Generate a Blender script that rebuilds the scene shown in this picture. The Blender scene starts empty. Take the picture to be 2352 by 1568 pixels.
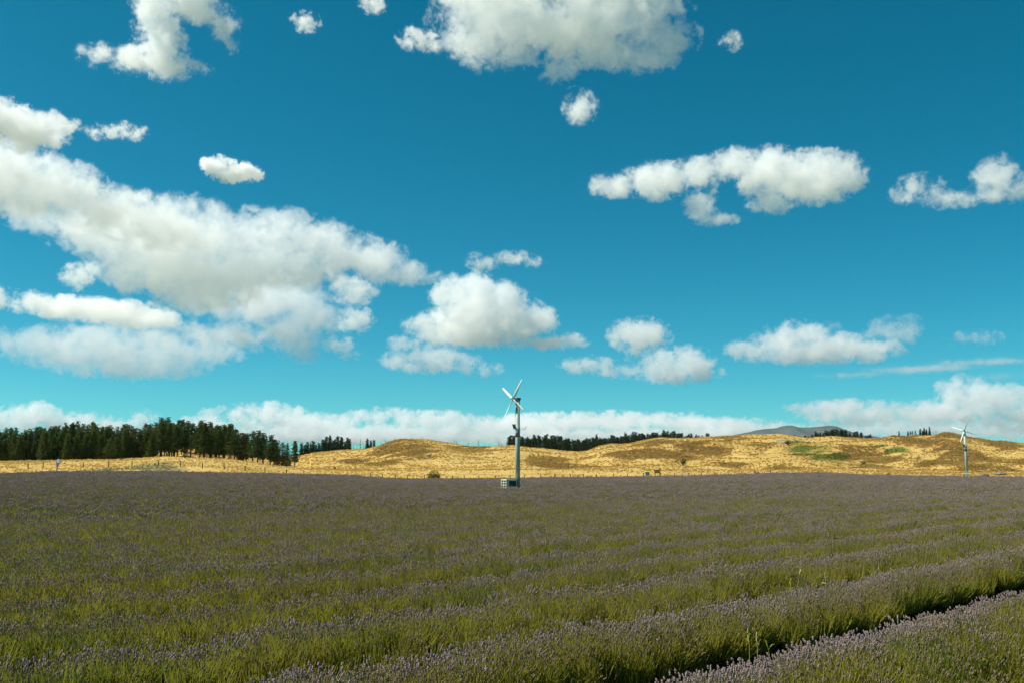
import bpy, bmesh, math, random
import numpy as np
from mathutils import Vector, Matrix, Euler

SC = bpy.context.scene
COL = SC.collection
R = math.radians

# ------------------------------------------------------------------ camera
F, CX, CY = 2286.0, 1176.0, 784.0          # photo measured on a 2352 x 1568 sheet
PITCH = R(7.54)
CAM_Z = 2.15
cam_d = bpy.data.cameras.new('camera')
cam = bpy.data.objects.new('camera', cam_d)
COL.objects.link(cam)
cam.location = (0, 0, CAM_Z)
cam.rotation_euler = (R(90) + PITCH, 0, 0)
cam_d.sensor_width = 36.0
cam_d.lens = 36.0 * F / 2352.0
cam_d.clip_start = 0.1
cam_d.clip_end = 120000.0
SC.camera = cam

# ------------------------------------------------------------------ sky and sun
SUN_AZ, SUN_EL = R(-95.0), R(54.0)         # azimuth from +Y, negative is towards -X
world = bpy.data.worlds.new('World')
SC.world = world
world.use_nodes = True
wn, wl = world.node_tree.nodes, world.node_tree.links
wn.clear()
w_out = wn.new('ShaderNodeOutputWorld')
w_bg = wn.new('ShaderNodeBackground')
w_sky = wn.new('ShaderNodeTexSky')
w_sky.sky_type = 'NISHITA'
w_sky.sun_disc = False
w_sky.sun_elevation = SUN_EL
w_sky.sun_rotation = SUN_AZ
w_sky.altitude = 300.0
w_sky.air_density = 0.6
w_sky.dust_density = 0.45
w_sky.ozone_density = 1.0
w_tint = wn.new('ShaderNodeMix')
w_tint.data_type = 'RGBA'
w_tint.blend_type = 'MULTIPLY'
w_tint.inputs['Factor'].default_value = 1.0
w_tint.inputs['B'].default_value = (0.53, 1.03, 0.89, 1)
wl.new(w_sky.outputs['Color'], w_tint.inputs['A'])
w_sat = wn.new('ShaderNodeHueSaturation')
w_sat.inputs['Saturation'].default_value = 1.24
wl.new(w_tint.outputs['Result'], w_sat.inputs['Color'])
wl.new(w_sat.outputs['Color'], w_bg.inputs['Color'])
w_bg.inputs['Strength'].default_value = 0.09
wl.new(w_bg.outputs['Background'], w_out.inputs['Surface'])

sun_d = bpy.data.lights.new('sun', 'SUN')
sun_d.energy = 5.0
sun_d.angle = R(0.53)
sun_d.color = (1.0, 0.945, 0.82)
sun = bpy.data.objects.new('sun', sun_d)
COL.objects.link(sun)
S = Vector((math.sin(SUN_AZ) * math.cos(SUN_EL), math.cos(SUN_AZ) * math.cos(SUN_EL), math.sin(SUN_EL)))
sun.rotation_euler = S.to_track_quat('Z', 'Y').to_euler()

SC.view_settings.view_transform = 'Standard'
SC.view_settings.look = 'None'
SC.view_settings.exposure = 0.45
SC.view_settings.gamma = 1.0
SC.view_settings.use_curve_mapping = False
SC.render.engine = 'CYCLES'
cy = SC.cycles
cy.max_bounces = 16
cy.diffuse_bounces = 3
cy.glossy_bounces = 2
cy.transmission_bounces = 4
cy.transparent_max_bounces = 8
cy.volume_bounces = 11
cy.volume_step_rate = 4.0
cy.volume_max_steps = 512
cy.use_denoising = True
cy.use_adaptive_sampling = True
cy.adaptive_threshold = 0.025
cy.caustics_reflective = False
cy.caustics_refractive = False
# ------------------------------------------------------------------ helpers: directions
def ray(px, py):
    """unit-depth world direction through a point of the measuring sheet"""
    x, y = (px - CX) / F, (CY - py) / F
    return Vector((x, math.cos(PITCH) - y * math.sin(PITCH), math.sin(PITCH) + y * math.cos(PITCH)))

# ------------------------------------------------------------------ clouds
def cloud_material(name, color, aniso):
    m = bpy.data.materials.new(name)
    m.use_nodes = True
    n, l = m.node_tree.nodes, m.node_tree.links
    n.clear()
    out = n.new('ShaderNodeOutputMaterial')
    pv = n.new('ShaderNodeVolumePrincipled')
    pv.inputs['Color'].default_value = color
    pv.inputs['Density'].default_value = 1.0
    pv.inputs['Density Attribute'].default_value = 'density'
    pv.inputs['Anisotropy'].default_value = aniso
    l.new(pv.outputs['Volume'], out.inputs['Volume'])
    return m

CLOUD_MAT = cloud_material('cloud_droplets', (1, 1, 1, 1), 0.2)

def cloud(label, blobs, alt=1350.0, amp=1.0, tau=8.0, wave=70.0, soft=0.13, vox=2.8, seed=0, depth=0.8, group=None, dist=None, flat=0.0, rough=0.72):
    """one cumulus: a density grid of joined ellipsoids eaten away by fractal noise; blobs are (x, y, rx, ry)"""
    rnd = random.Random(seed * 7 + 3)
    x0 = min(b[0] - b[2] for b in blobs); x1 = max(b[0] + b[2] for b in blobs)
    y0 = min(b[1] - b[3] for b in blobs); y1 = max(b[1] + b[3] for b in blobs)
    cxp, byp = 0.5 * (x0 + x1), y1
    d = ray(cxp, byp)
    hor = math.hypot(d.x, d.y)
    D = dist if dist else (alt - CAM_Z) / (d.z / hor)          # horizontal distance of the cloud
    k = D / hor / F                                            # metres for one sheet unit there
    base = Vector((0, 0, CAM_Z)) + d * (D / hor)
    az = math.atan2(d.x, d.y)
    # local frame: x right, y away, z up, one unit = one sheet unit
    up = 1.0 / math.cos(math.atan2(d.z, hor))
    P = []
    for b in blobs:
        rx, ry = b[2], b[3]
        dr = depth * math.sqrt(rx * ry) * (0.8 + 0.4 * rnd.random()) + 0.15 * rx
        dy = (rnd.random() - 0.5) * 0.5 * dr
        P.append(((b[0] - cxp), dy, (byp - b[1]) * up, rx, dr, ry * up))
    m = 1.5
    mn = [min(p[i] - m * p[3 + i] for p in P) - 3 for i in range(3)]
    mx = [max(p[i] + m * p[3 + i] for p in P) + 3 for i in range(3)]
    ng = bpy.data.node_groups.new('cloud_body', 'GeometryNodeTree')
    ng.interface.new_socket('Geometry', in_out='OUTPUT', socket_type='NodeSocketGeometry')
    N, L = ng.nodes, ng.links
    gout = N.new('NodeGroupOutput')
    pos = N.new('GeometryNodeInputPosition').outputs[0]
    def vm(op, a, b=None):
        n = N.new('ShaderNodeVectorMath'); n.operation = op
        for i, v in enumerate((a, b)):
            if v is None: continue
            if isinstance(v, bpy.types.NodeSocket): L.new(v, n.inputs[i])
            else: n.inputs[i].default_value = v
        return n.outputs['Value'] if op in ('LENGTH', 'DOT_PRODUCT') else n.outputs['Vector']
    def ma(op, a, b=None, c=None):
        n = N.new('ShaderNodeMath'); n.operation = op
        for i, v in enumerate((a, b, c)):
            if v is None: continue
            if isinstance(v, bpy.types.NodeSocket): L.new(v, n.inputs[i])
            else: n.inputs[i].default_value = v
        return n.outputs[0]
    def noise(vec, scale, detail, rough):
        n = N.new('ShaderNodeTexNoise')
        n.inputs['Scale'].default_value = scale
        n.inputs['Detail'].default_value = detail
        n.inputs['Roughness'].default_value = rough
        L.new(vec, n.inputs['Vector'])
        return n.outputs[0]
    off = (rnd.random() * 900, rnd.random() * 900, rnd.random() * 900)
    pn = vm('ADD', pos, off)
    f = None
    for p in P:
        q = vm('DIVIDE', vm('SUBTRACT', pos, p[:3]), p[3:])
        # inside 1 .. 0 at the surface, weighted so that thin lobes keep a thin skin
        v = ma('SUBTRACT', 1.0, vm('LENGTH', q))
        v = ma('MULTIPLY', v, min(1.0, (min(p[3], p[5]) / 40.0) ** 0.5))
        f = v if f is None else ma('SMOOTH_MAX', f, v, 0.12)
    wn_ = N.new('ShaderNodeTexNoise')
    wn_.inputs['Scale'].default_value = 1.6 / wave
    wn_.inputs['Detail'].default_value = 2.0
    L.new(pn, wn_.inputs['Vector'])
    warp = vm('MULTIPLY', vm('SUBTRACT', wn_.outputs['Color'], (0.5, 0.5, 0.5)), (wave * .9,) * 3)
    n1 = noise(vm('ADD', pn, warp), 1.35 / wave, 5.0, rough)
    n2 = noise(pn, 0.42 / wave, 2.0, 0.5)
    e = ma('MULTIPLY', ma('SUBTRACT', n1, 0.503), 4.6 * amp)
    g = ma('ADD', ma('ADD', f, e), ma('MULTIPLY', ma('SUBTRACT', n2, 0.5), 1.1 * amp))
    g = ma('ADD', g, ma('MULTIPLY', ma('MINIMUM', ma('ADD', f, 0.26), 0.0), 3.5))       # nothing strays far from the body
    dens = ma('DIVIDE', ma('SUBTRACT', g, 0.03), soft)
    dens = ma('POWER', ma('MINIMUM', ma('MAXIMUM', dens, 0.0), 1.0), 1.6)
    veil = ma('MULTIPLY', ma('MINIMUM', ma('MAXIMUM', ma('DIVIDE', ma('ADD', g, 0.22), 0.55), 0.0), 1.0), 0.05)
    dens = ma('MAXIMUM', dens, ma('MULTIPLY', veil, ma('MINIMUM', ma('MAXIMUM', ma('ADD', ma('MULTIPLY', f, 2.5), 1.0), 0.0), 1.0)))
    rmean = sum(min(p[3], p[5]) for p in P) / len(P)
    dens = ma('MULTIPLY', dens, tau / (2.0 * max(rmean, 12.0) * k))
    vc = N.new('GeometryNodeVolumeCube')
    L.new(dens, vc.inputs['Density'])
    vc.inputs['Min'].default_value = mn
    vc.inputs['Max'].default_value = mx
    nv = 1
    for i, ax in enumerate('XYZ'):
        r = max(8, int((mx[i] - mn[i]) / (vox * (1.7 if i == 1 else 1.0)))); nv *= r
        vc.inputs['Resolution ' + ax].default_value = r
    sm = N.new('GeometryNodeSetMaterial')
    sm.inputs['Material'].default_value = CLOUD_MAT
    L.new(vc.outputs[0], sm.inputs[0]); L.new(sm.outputs[0], gout.inputs[0])
    me = bpy.data.volumes.new('cloud')
    me.materials.append(CLOUD_MAT)
    me.render.step_size = 0.0
    o = bpy.data.objects.new('cloud', me)
    COL.objects.link(o)
    o.location = base
    o.rotation_euler = (0, 0, -az)
    o.scale = (k, k, k)
    md = o.modifiers.new('body', 'NODES'); md.node_group = ng
    o['label'] = label; o['category'] = 'cloud'
    if group: o['group'] = group
    print('cloud', label[:30], 'D', int(D), 'k', round(k, 2), 'voxels', nv)
    return o
# ------------------------------------------------------------------ helpers: tags, meshes, materials
K = 1.063                                   # some marks were measured on the 2500 wide picture

def tag(o, label=None, cat=None, group=None, kind=None):
    if label: o['label'] = label
    if cat: o['category'] = cat
    if group: o['group'] = group
    if kind: o['kind'] = kind
    return o

def link(name, data, parent=None, loc=None, rot=None, scale=None):
    o = bpy.data.objects.new(name, data)
    COL.objects.link(o)
    if parent is not None: o.parent = parent
    if loc is not None: o.location = loc
    if rot is not None: o.rotation_euler = rot
    if scale is not None: o.scale = scale
    return o

def mesh_from(name, verts, faces, mats=(), smooth=False):
    me = bpy.data.meshes.new(name)
    me.from_pydata(verts, [], faces)
    for m in mats: me.materials.append(m)
    if smooth:
        me.polygons.foreach_set('use_smooth', [True] * len(me.polygons))
    me.update()
    return me

class NT:
    """small wrapper for shader node trees"""
    def __init__(self, name):
        self.m = bpy.data.materials.new(name)
        self.m.use_nodes = True
        self.n, self.l = self.m.node_tree.nodes, self.m.node_tree.links
        self.n.clear()
        self.out = self.n.new('ShaderNodeOutputMaterial')
    def new(self, t, **kw):
        nd = self.n.new(t)
        for k_, v in kw.items(): setattr(nd, k_, v)
        return nd
    def put(self, sock, v):
        if isinstance(v, bpy.types.NodeSocket): self.l.new(v, sock)
        elif v is not None: sock.default_value = v
    def noise(self, vec, scale, detail=4, rough=0.55, out=0):
        nd = self.new('ShaderNodeTexNoise')
        self.put(nd.inputs['Vector'], vec)
        nd.inputs['Scale'].default_value = scale
        nd.inputs['Detail'].default_value = detail
        nd.inputs['Roughness'].default_value = rough
        return nd.outputs[out]
    def math(self, op, a, b=None, c=None, clamp=False):
        nd = self.new('ShaderNodeMath', operation=op, use_clamp=clamp)
        for i, v in enumerate((a, b, c)): self.put(nd.inputs[i], v)
        return nd.outputs[0]
    def mix(self, f, a, b, mode='MIX'):
        nd = self.new('ShaderNodeMix', data_type='RGBA', blend_type=mode)
        self.put(nd.inputs['Factor'], f)
        self.put(nd.inputs['A'], a if isinstance(a, bpy.types.NodeSocket) else (*a, 1))
        self.put(nd.inputs['B'], b if isinstance(b, bpy.types.NodeSocket) else (*b, 1))
        return nd.outputs['Result']
    def ramp(self, f, a, b):
        nd = self.new('ShaderNodeMapRange', clamp=True)
        self.put(nd.inputs[0], f)
        nd.inputs[1].default_value, nd.inputs[2].default_value = a, b
        return nd.outputs[0]
    def attr(self, name, kind='GEOMETRY', out='Fac'):
        nd = self.new('ShaderNodeAttribute', attribute_name=name, attribute_type=kind)
        return nd.outputs[out]
    def pos(self):
        return self.new('ShaderNodeNewGeometry').outputs['Position']
    def rnd(self):
        return self.new('ShaderNodeObjectInfo').outputs['Random']
    def surface(self, color, rough=0.8, spec=0.2, normal=None, metal=0.0):
        b = self.new('ShaderNodeBsdfPrincipled')
        self.put(b.inputs['Base Color'], color if isinstance(color, bpy.types.NodeSocket) else (*color, 1))
        self.put(b.inputs['Roughness'], rough)
        b.inputs['Specular IOR Level'].default_value = spec
        b.inputs['Metallic'].default_value = metal
        if normal is not None: self.l.new(normal, b.inputs['Normal'])
        self.l.new(b.outputs[0], self.out.inputs['Surface'])
        return self.m
    def leaf(self, color, trans, share):
        """diffuse plus light shining through from behind"""
        d = self.new('ShaderNodeBsdfDiffuse'); self.put(d.inputs[0], color if isinstance(color, bpy.types.NodeSocket) else (*color, 1))
        t = self.new('ShaderNodeBsdfTranslucent'); self.put(t.inputs[0], trans if isinstance(trans, bpy.types.NodeSocket) else (*trans, 1))
        mx = self.new('ShaderNodeMixShader'); mx.inputs[0].default_value = share
        self.l.new(d.outputs[0], mx.inputs[1]); self.l.new(t.outputs[0], mx.inputs[2])
        self.l.new(mx.outputs[0], self.out.inputs['Surface'])
        return self.m
    def bump(self, h, strength, dist):
        b = self.new('ShaderNodeBump')
        b.inputs['Strength'].default_value = strength
        b.inputs['Distance'].default_value = dist
        self.l.new(h, b.inputs['Height'])
        return b.outputs[0]

def plain(name, color, rough=0.7, spec=0.3, var=0.12, scale=3.0, metal=0.0):
    t = NT(name)
    nz = t.noise(t.new('ShaderNodeTexCoord').outputs['Object'], scale, 6, 0.6)
    c = t.mix(t.ramp(nz, 0.3, 0.7), [x * (1 - var) for x in color], [x * (1 + var) for x in color])
    return t.surface(c, rough, spec, metal=metal)

# ------------------------------------------------------------------ terrain heights
def zf(py):
    """rise per metre of depth of the line through sheet height py"""
    yv = (CY - np.asarray(py, float)) / F
    return (math.sin(PITCH) + yv * math.cos(PITCH)) / (math.cos(PITCH) - yv * math.sin(PITCH))

XF = F * 1.0087
def px_of(x, y): return CX + XF * x / y
def x_of(px, y): return (px - CX) / XF * y

def prof(pts):
    a = np.array(pts, float) / K
    return lambda px: np.interp(px, a[:, 0], a[:, 1])

edge_py = prof([(-600,1158),(0,1155),(140,1149.5),(400,1149),(452,1151),(625,1154),(700,1155),(850,1158.5),(900,1162),(930,1165),(1000,1167),(1250,1167),(1300,1165),(1500,1163),(1650,1161),(1800,1157),(1900,1153.5),(2000,1153),(2080,1157),(2200,1160),(2500,1163),(3000,1164)])
def edge_Y(px):
    return np.interp(np.asarray(px, float) * K, [-600, 0, 600, 900, 1300, 1700, 2000, 2500, 3000], [225, 225, 235, 262, 272, 264, 243, 250, 255])
knoll_py = prof([(-600,1127),(0,1126),(270,1121),(402,1114),(461,1117),(565,1121),(625,1129),(661,1136),(750,1145),(900,1150),(1100,1148),(1300,1146),(1500,1148),(1700,1150),(1850,1149),(1950,1148),(2100,1152),(2300,1154),(2500,1155),(3000,1156)])
ridge_pts = [(-600,1116),(0,1118),(200,1112),(380,1105),(430,1095),(465,1088),(510,1098),(560,1108),(650,1118),(700,1118),(737,1112),(767,1104),(826,1098),(892,1095),(921,1088),(951,1079),(981,1072),(1031,1073),(1076,1078),(1121,1085),(1165,1089),(1195,1090),(1255,1089),(1300,1093.5),(1351,1098),(1410,1103),(1433,1101),(1463,1089),(1494,1083),(1522,1083),(1545,1080),(1580,1072),(1614,1067),(1657,1069),(1698,1068),(1734,1065),(1785,1064),(1836,1062),(1913,1061),(1943,1066),(1978,1071),(2014,1068),(2044,1066),(2083,1069),(2142,1071),(2172,1066),(2211,1063),(2282,1063),(2306,1056),(2336,1058),(2365,1065),(2425,1075),(2500,1083),(2700,1100),(3000,1110)]
ridge_py = prof(ridge_pts)
def smooth_ridge(px):
    s = 0
    for o_ in (-60, -40, -20, 0, 20, 40, 60): s = s + ridge_py(px + o_)
    return s / 7.0
LAV_H = 0.72
COSC = R(42)

_rs = np.random.RandomState(5)
_perm = _rs.rand(256, 256)
def vnoise(x, y):
    """value noise in 0..1"""
    xi, yi = np.floor(x).astype(int), np.floor(y).astype(int)
    fx, fy = x - xi, y - yi
    fx = fx * fx * (3 - 2 * fx); fy = fy * fy * (3 - 2 * fy)
    a = _perm[xi % 256, yi % 256]; b = _perm[(xi + 1) % 256, yi % 256]
    c = _perm[xi % 256, (yi + 1) % 256]; d = _perm[(xi + 1) % 256, (yi + 1) % 256]
    return (a * (1 - fx) + b * fx) * (1 - fy) + (c * (1 - fx) + d * fx) * fy
def fbm(x, y, o=4):
    s, a, t = 0, 1.0, 0
    for i in range(o):
        s = s + a * vnoise(x * 2 ** i + 17 * i, y * 2 ** i + 31 * i); t += a; a *= 0.5
    return s / t

def hermite(Y, ys, zs):
    """limited-slope cubic through anchors; ys, zs have one row per anchor"""
    n = len(ys)
    sl = [(zs[i + 1] - zs[i]) / (ys[i + 1] - ys[i]) for i in range(n - 1)]
    m = [sl[0]]
    for i in range(1, n - 1):
        p = sl[i - 1] * sl[i]
        m.append(np.where(p > 0, 2 * p / np.where(np.abs(sl[i - 1] + sl[i]) < 1e-9, 1e-9, sl[i - 1] + sl[i]), 0.0))
    m.append(sl[-1] * 0)
    z = np.where(Y <= ys[0], zs[0], zs[-1]) * np.ones_like(Y)
    for i in range(n - 1):
        h = ys[i + 1] - ys[i]
        t = np.clip((Y - ys[i]) / h, 0, 1)
        v = (2*t**3 - 3*t**2 + 1) * zs[i] + (t**3 - 2*t**2 + t) * h * m[i] + (-2*t**3 + 3*t**2) * zs[i + 1] + (t**3 - t**2) * h * m[i + 1]
        z = np.where((Y >= ys[i]) & (Y <= ys[i + 1]), v, z)
    return z

RIDGE_Y = 440.0
def ground_z(x, y):
    x = np.asarray(x, float); y = np.asarray(y, float)
    r = np.hypot(x, y)
    az = np.arctan2(x, y)
    azc = np.clip(az, -COSC, COSC)
    Y = r * np.cos(azc)
    px = CX + XF * np.tan(azc)
    Ye = edge_Y(px)
    z_e = CAM_Z + zf(edge_py(px)) * Ye - LAV_H
    z_k = CAM_Z + zf(knoll_py(px)) * 300.0
    rp = ridge_py(px); sr = smooth_ridge(px)
    z_r = CAM_Z + zf(rp) * RIDGE_Y
    left = np.clip((760 / K - px) / 60, 0, 1)
    z_dip = z_k * (1 - left) + (z_k - 0.9) * left
    z_dip = np.where(left > 0, z_dip, z_k + 0.10 * (z_r - z_k))
    lo = np.maximum(sr, rp)
    ys = [45 + 0 * px, 0.5 * (45 + Ye), Ye, Ye + 8, 300 + 0 * px, 330 + 0 * px, 0 * px + RIDGE_Y, 0 * px + 520, 0 * px + 720, 0 * px + 1000, 0 * px + 3000, 0 * px + 14000]
    zs = [0 * px, 0.42 * z_e, z_e, z_e * 1.0, z_k, z_dip, z_r, CAM_Z + zf(lo + 9) * 520, CAM_Z + zf(lo + 16) * 720, CAM_Z + zf(lo + 26) * 1000, 4 + 0 * px, 4 + 0 * px]
    z = hermite(Y, ys, zs)
    # relief of the grazed hills
    hill = np.clip((Y - 300) / 25, 0, 1) * np.clip((RIDGE_Y + 8 - Y) / 40, 0, 1) * np.clip((px - 660 / K) / 60, 0, 1)
    z = z + hill * ((fbm(x / 26 + 3, y / 17, 3) - 0.5) * 3.6 + (fbm(x / 6, y / 6, 3) - 0.5) * 0.9)
    gr = np.clip((Y - Ye - 4) / 10, 0, 1) * np.clip((900 - Y) / 100, 0, 1)
    z = z + gr * (fbm(x / 9 + 50, y / 9, 3) - 0.5) * 0.35
    fld = np.clip((Y - 20) / 30, 0, 1) * np.clip((Ye - Y) / 25, 0, 1)
    z = z + fld * (fbm(x / 60 + 9, y / 45 + 4, 2) - 0.5) * 0.5
    return z

def gz(x, y): return float(ground_z(np.array([x]), np.array([y]))[0])
def at_ground(px, Y):
    x = x_of(px, Y)
    return Vector((x, Y, gz(x, Y)))

# patches of scrub (brown), fresh grass (green) and stubble (pale): (px, depth, half width px, half depth m)
BROWN = [(985,395,75,34),(1020,372,60,18),(930,350,45,14),(1150,400,60,16),(1450,335,80,12),(1590,395,55,16),(1540,375,60,14),(1640,360,60,14),(1690,385,50,14),(1780,340,40,10),(1860,385,45,16),(1800,410,50,12),(2090,380,70,14),(2200,415,60,18),(2320,350,80,14),(2330,420,70,12),(2430,330,90,16),(2460,410,60,20),(1330,370,60,14),(1350,345,70,10),(870,365,40,12),(2120,340,60,12),(1900,330,50,8),(2400,425,110,14),(2290,395,90,14),(2380,370,100,12),(2480,350,70,14),(2130,360,80,10),(1740,375,60,9)]
GREENP = [(1960,405,50,20),(1990,385,55,16),(2030,370,35,8),(2170,398,50,10),(2220,375,45,10),(2265,345,45,10),(1905,425,26,8)]
SAGE = [(380,262,75,14),(250,258,60,8)]
def seen_depth(px, py):
    """depth at which the line of sight through a 2500-sheet point first meets the hills"""
    Y = np.arange(280.0, 445.0, 1.0)
    p = px / K
    up = ground_z(x_of(p, Y), Y) >= CAM_Z + float(zf(py / K)) * Y
    return float(Y[np.argmax(up)]) if up.any() else 430.0
GREENP = [(a, seen_depth(a, b), c, d) for (a, b, c, d) in [(1930,1082,36,12),(1958,1089,58,26),(1992,1099,60,24),(2035,1112,46,12),(2150,1090,28,6),(2195,1100,30,5),(2255,1124,22,4)]]
def patches(x, y):
    Y = y; px = px_of(x, np.maximum(y, 1))
    wob = (fbm((x * .8 + y * .6) / 16 + 11, (y * .8 - x * .6) / 5, 4) - 0.5)
    def field(lst):
        s = np.zeros_like(x)
        for (a, b, c, d) in lst:
            q = ((px - a / K) / (c / K)) ** 2 + ((Y - b) / d) ** 2
            s = np.maximum(s, 1.15 - q + wob * 3.2)
        return np.clip(s, 0, 1)
    return field(BROWN), field(GREENP), field(SAGE)

# ------------------------------------------------------------------ ground sheet
def grass_color(t, brown, green, sage, position):
    big = t.noise(position, 0.05, 5, 0.6)
    mid = t.noise(position, 0.35, 5, 0.65)
    # streaks run along the slopes
    mp = t.new('ShaderNodeMapping'); mp.inputs['Scale'].default_value = (0.05, 0.35, 1.2); mp.inputs['Rotation'].default_value = (0, 0, 0.35)
    t.l.new(position, mp.inputs['Vector'])
    st = t.noise(mp.outputs[0], 1.0, 6, 0.65)
    c = t.mix(t.ramp(big, 0.35, 0.65), (0.53, 0.375, 0.130), (0.44, 0.295, 0.088))
    c = t.mix(t.math('MULTIPLY', t.ramp(st, 0.50, 0.68), 0.8), c, (0.27, 0.160, 0.038))
    c = t.mix(t.math('MULTIPLY', t.ramp(mid, 0.55, 0.78), 0.6), c, (0.62, 0.45, 0.17))
    mot = t.noise(position, 0.9, 4, 0.65)
    c = t.mix(t.math('MULTIPLY', t.ramp(mot, 0.52, 0.70), 0.25), c, (0.27, 0.165, 0.040))
    c = t.mix(t.math('MULTIPLY', brown, t.ramp(mot, 0.2, 0.62)), c, (0.250, 0.162, 0.052))
    c = t.mix(t.math('MULTIPLY', green, 0.9), c, (0.060, 0.100, 0.014))
    c = t.mix(t.math('MULTIPLY', sage, 0.85), c, (0.17, 0.17, 0.085))
    return c

def ground_mats():
    t = NT('dry_grass_ground')
    p = t.pos()
    c = grass_color(t, t.attr('brown'), t.attr('green'), t.attr('sage'), p)
    h = t.noise(p, 1.6, 6, 0.7)
    g = t.surface(c, 0.95, 0.05, t.bump(h, 0.6, 0.5))
    t = NT('field_soil')
    p = t.pos()
    n1 = t.noise(p, 2.5, 8, 0.65)
    s = t.surface(t.mix(t.ramp(n1, 0.3, 0.7), (0.030, 0.022, 0.014), (0.075, 0.055, 0.035)), 0.95, 0.1, t.bump(n1, 0.8, 0.06))
    t = NT('far_farmland')
    p = t.pos()
    f_ = t.surface(t.mix(t.ramp(t.noise(p, 0.002, 5, 0.6), 0.4, 0.6), (0.27, 0.24, 0.16), (0.20, 0.21, 0.13)), 0.95, 0.05)
    return g, s, f_
GRASS_M, SOIL_M, FARM_M = ground_mats()

def build_ground():
    core = np.arange(-850, 3211, 6.0)
    azc = np.arctan((core - CX) / XF)
    side = np.linspace(azc[-1] + 0.02, math.pi, 40)
    sidel = -np.linspace(-azc[0] + 0.02, math.pi, 40)[::-1]
    az = np.concatenate([sidel, azc, side])
    Ys = np.concatenate([np.geomspace(1.0, 60, 26), np.arange(64, 212, 6.0), np.arange(212, 300, 2.5), np.arange(300, 462, 1.3), np.arange(464, 540, 6), np.geomspace(545, 11800, 46)])
    A, Yg = np.meshgrid(az, Ys, indexing='ij')
    rad = Yg / np.cos(np.clip(A, -COSC, COSC))
    rad = np.minimum(rad, 11900)
    X, Y = rad * np.sin(A), rad * np.cos(A)
    Z = ground_z(X, Y)
    na, nr = A.shape
    verts = np.stack([X, Y, Z], -1).reshape(-1, 3)
    idx = np.arange(na * nr).reshape(na, nr)
    quads = np.stack([idx[:-1, :-1], idx[1:, :-1], idx[1:, 1:], idx[:-1, 1:]], -1).reshape(-1, 4)
    me = bpy.data.meshes.new('ground')
    cap = len(verts)
    verts = np.vstack([verts, [[0, 0, 0]]])
    me.from_pydata(verts.tolist(), [], quads[:, ::-1].tolist() + [[int(idx[i, 0]), int(idx[i + 1, 0]), cap][::-1] for i in range(na - 1)])
    me.materials.append(GRASS_M); me.materials.append(SOIL_M); me.materials.append(FARM_M)
    Yc = np.minimum(np.repeat(Ys[None, :-1], na - 1, 0), 1e9).reshape(-1)
    pxc = CX + XF * np.tan(np.clip(np.repeat(az[:-1, None], nr - 1, 1), -COSC, COSC)).reshape(-1)
    mi = np.where(Yc > 900, 2, (Yc < edge_Y(pxc) - 2).astype(int)).tolist() + [1] * (na - 1)
    me.polygons.foreach_set('material_index', mi)
    me.polygons.foreach_set('use_smooth', [True] * len(me.polygons))
    br, gn, sg = patches(verts[:, 0], verts[:, 1])
    front = (verts[:, 1] > 200) & (verts[:, 1] < 700)
    for nm, v in (('brown', br), ('green', gn), ('sage', sg)):
        a = me.attributes.new(nm, 'FLOAT', 'POINT')
        a.data.foreach_set('value', np.where(front, v, 0).astype(np.float32))
    me.update()
    o = link('ground', me)
    return tag(o, kind='structure')
build_ground()

# ------------------------------------------------------------------ far mountain
def build_mountain():
    pts = np.array([(1700,1080),(1760,1072),(1785,1064),(1800,1058),(1850,1046),(1900,1041),(1920,1037),(1935,1036),(1952,1041),(1975,1043),(2000,1040),(2025,1038),(2045,1039),(2070,1048),(2110,1060),(2170,1068),(2260,1082),(2350,1100)], float) / K
    D0 = 9000.0
    pxs = np.linspace(pts[0, 0], pts[-1, 0], 150)
    top = np.interp(pxs, pts[:, 0], pts[:, 1])
    zt = CAM_Z + zf(top) * D0
    js = np.linspace(-1, 1, 60)
    V = []
    for i, p_ in enumerate(pxs):
        x = x_of(p_, D0)
        for j in js:
            sh = (1 - abs(j)) ** 1.15
            rough = (float(fbm(np.array([i / 9.0]), np.array([j * 6 + 7]), 4)[0]) - 0.5) * 2
            z = zt[i] * sh + rough * 60 * sh * (abs(j) ** 0.4)
            V.append((x, D0 + j * 1900, max(z, -5) if abs(j) < 1 else 0))
    n = len(js)
    Fc = [(i * n + k, (i + 1) * n + k, (i + 1) * n + k + 1, i * n + k + 1) for i in range(len(pxs) - 1) for k in range(n - 1)]
    t = NT('mountain_scrub')
    nz = t.noise(t.pos(), 0.006, 8, 0.6)
    m = t.surface(t.mix(t.ramp(nz, 0.35, 0.65), (0.055, 0.065, 0.065), (0.11, 0.115, 0.10)), 0.95, 0.05)
    o = link('mountain', mesh_from('mountain', V, Fc, [m], True))
    tag(o, kind='structure')
build_mountain()

# ------------------------------------------------------------------ haze
def build_haze():
    bm = bmesh.new()
    bmesh.ops.create_cube(bm, size=1.0)
    for v in bm.verts:
        v.co = Vector((v.co.x * 24400, v.co.y * 24400, 505.0 if v.co.z > 0 else -9.0))
    me = bpy.data.meshes.new('haze'); bm.to_mesh(me); bm.free()
    m = bpy.data.materials.new('haze_air'); m.use_nodes = True
    n, l = m.node_tree.nodes, m.node_tree.links
    n.clear()
    out = n.new('ShaderNodeOutputMaterial'); pv = n.new('ShaderNodeVolumePrincipled')
    pv.inputs['Color'].default_value = (0.48, 0.82, 1.0, 1)
    pv.inputs['Density'].default_value = 1.4e-5
    pv.inputs['Density Attribute'].default_value = ''
    pv.inputs['Anisotropy'].default_value = 0.2
    l.new(pv.outputs[0], out.inputs['Volume'])
    me.materials.append(m)
    tag(link('haze', me), kind='stuff')
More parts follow.
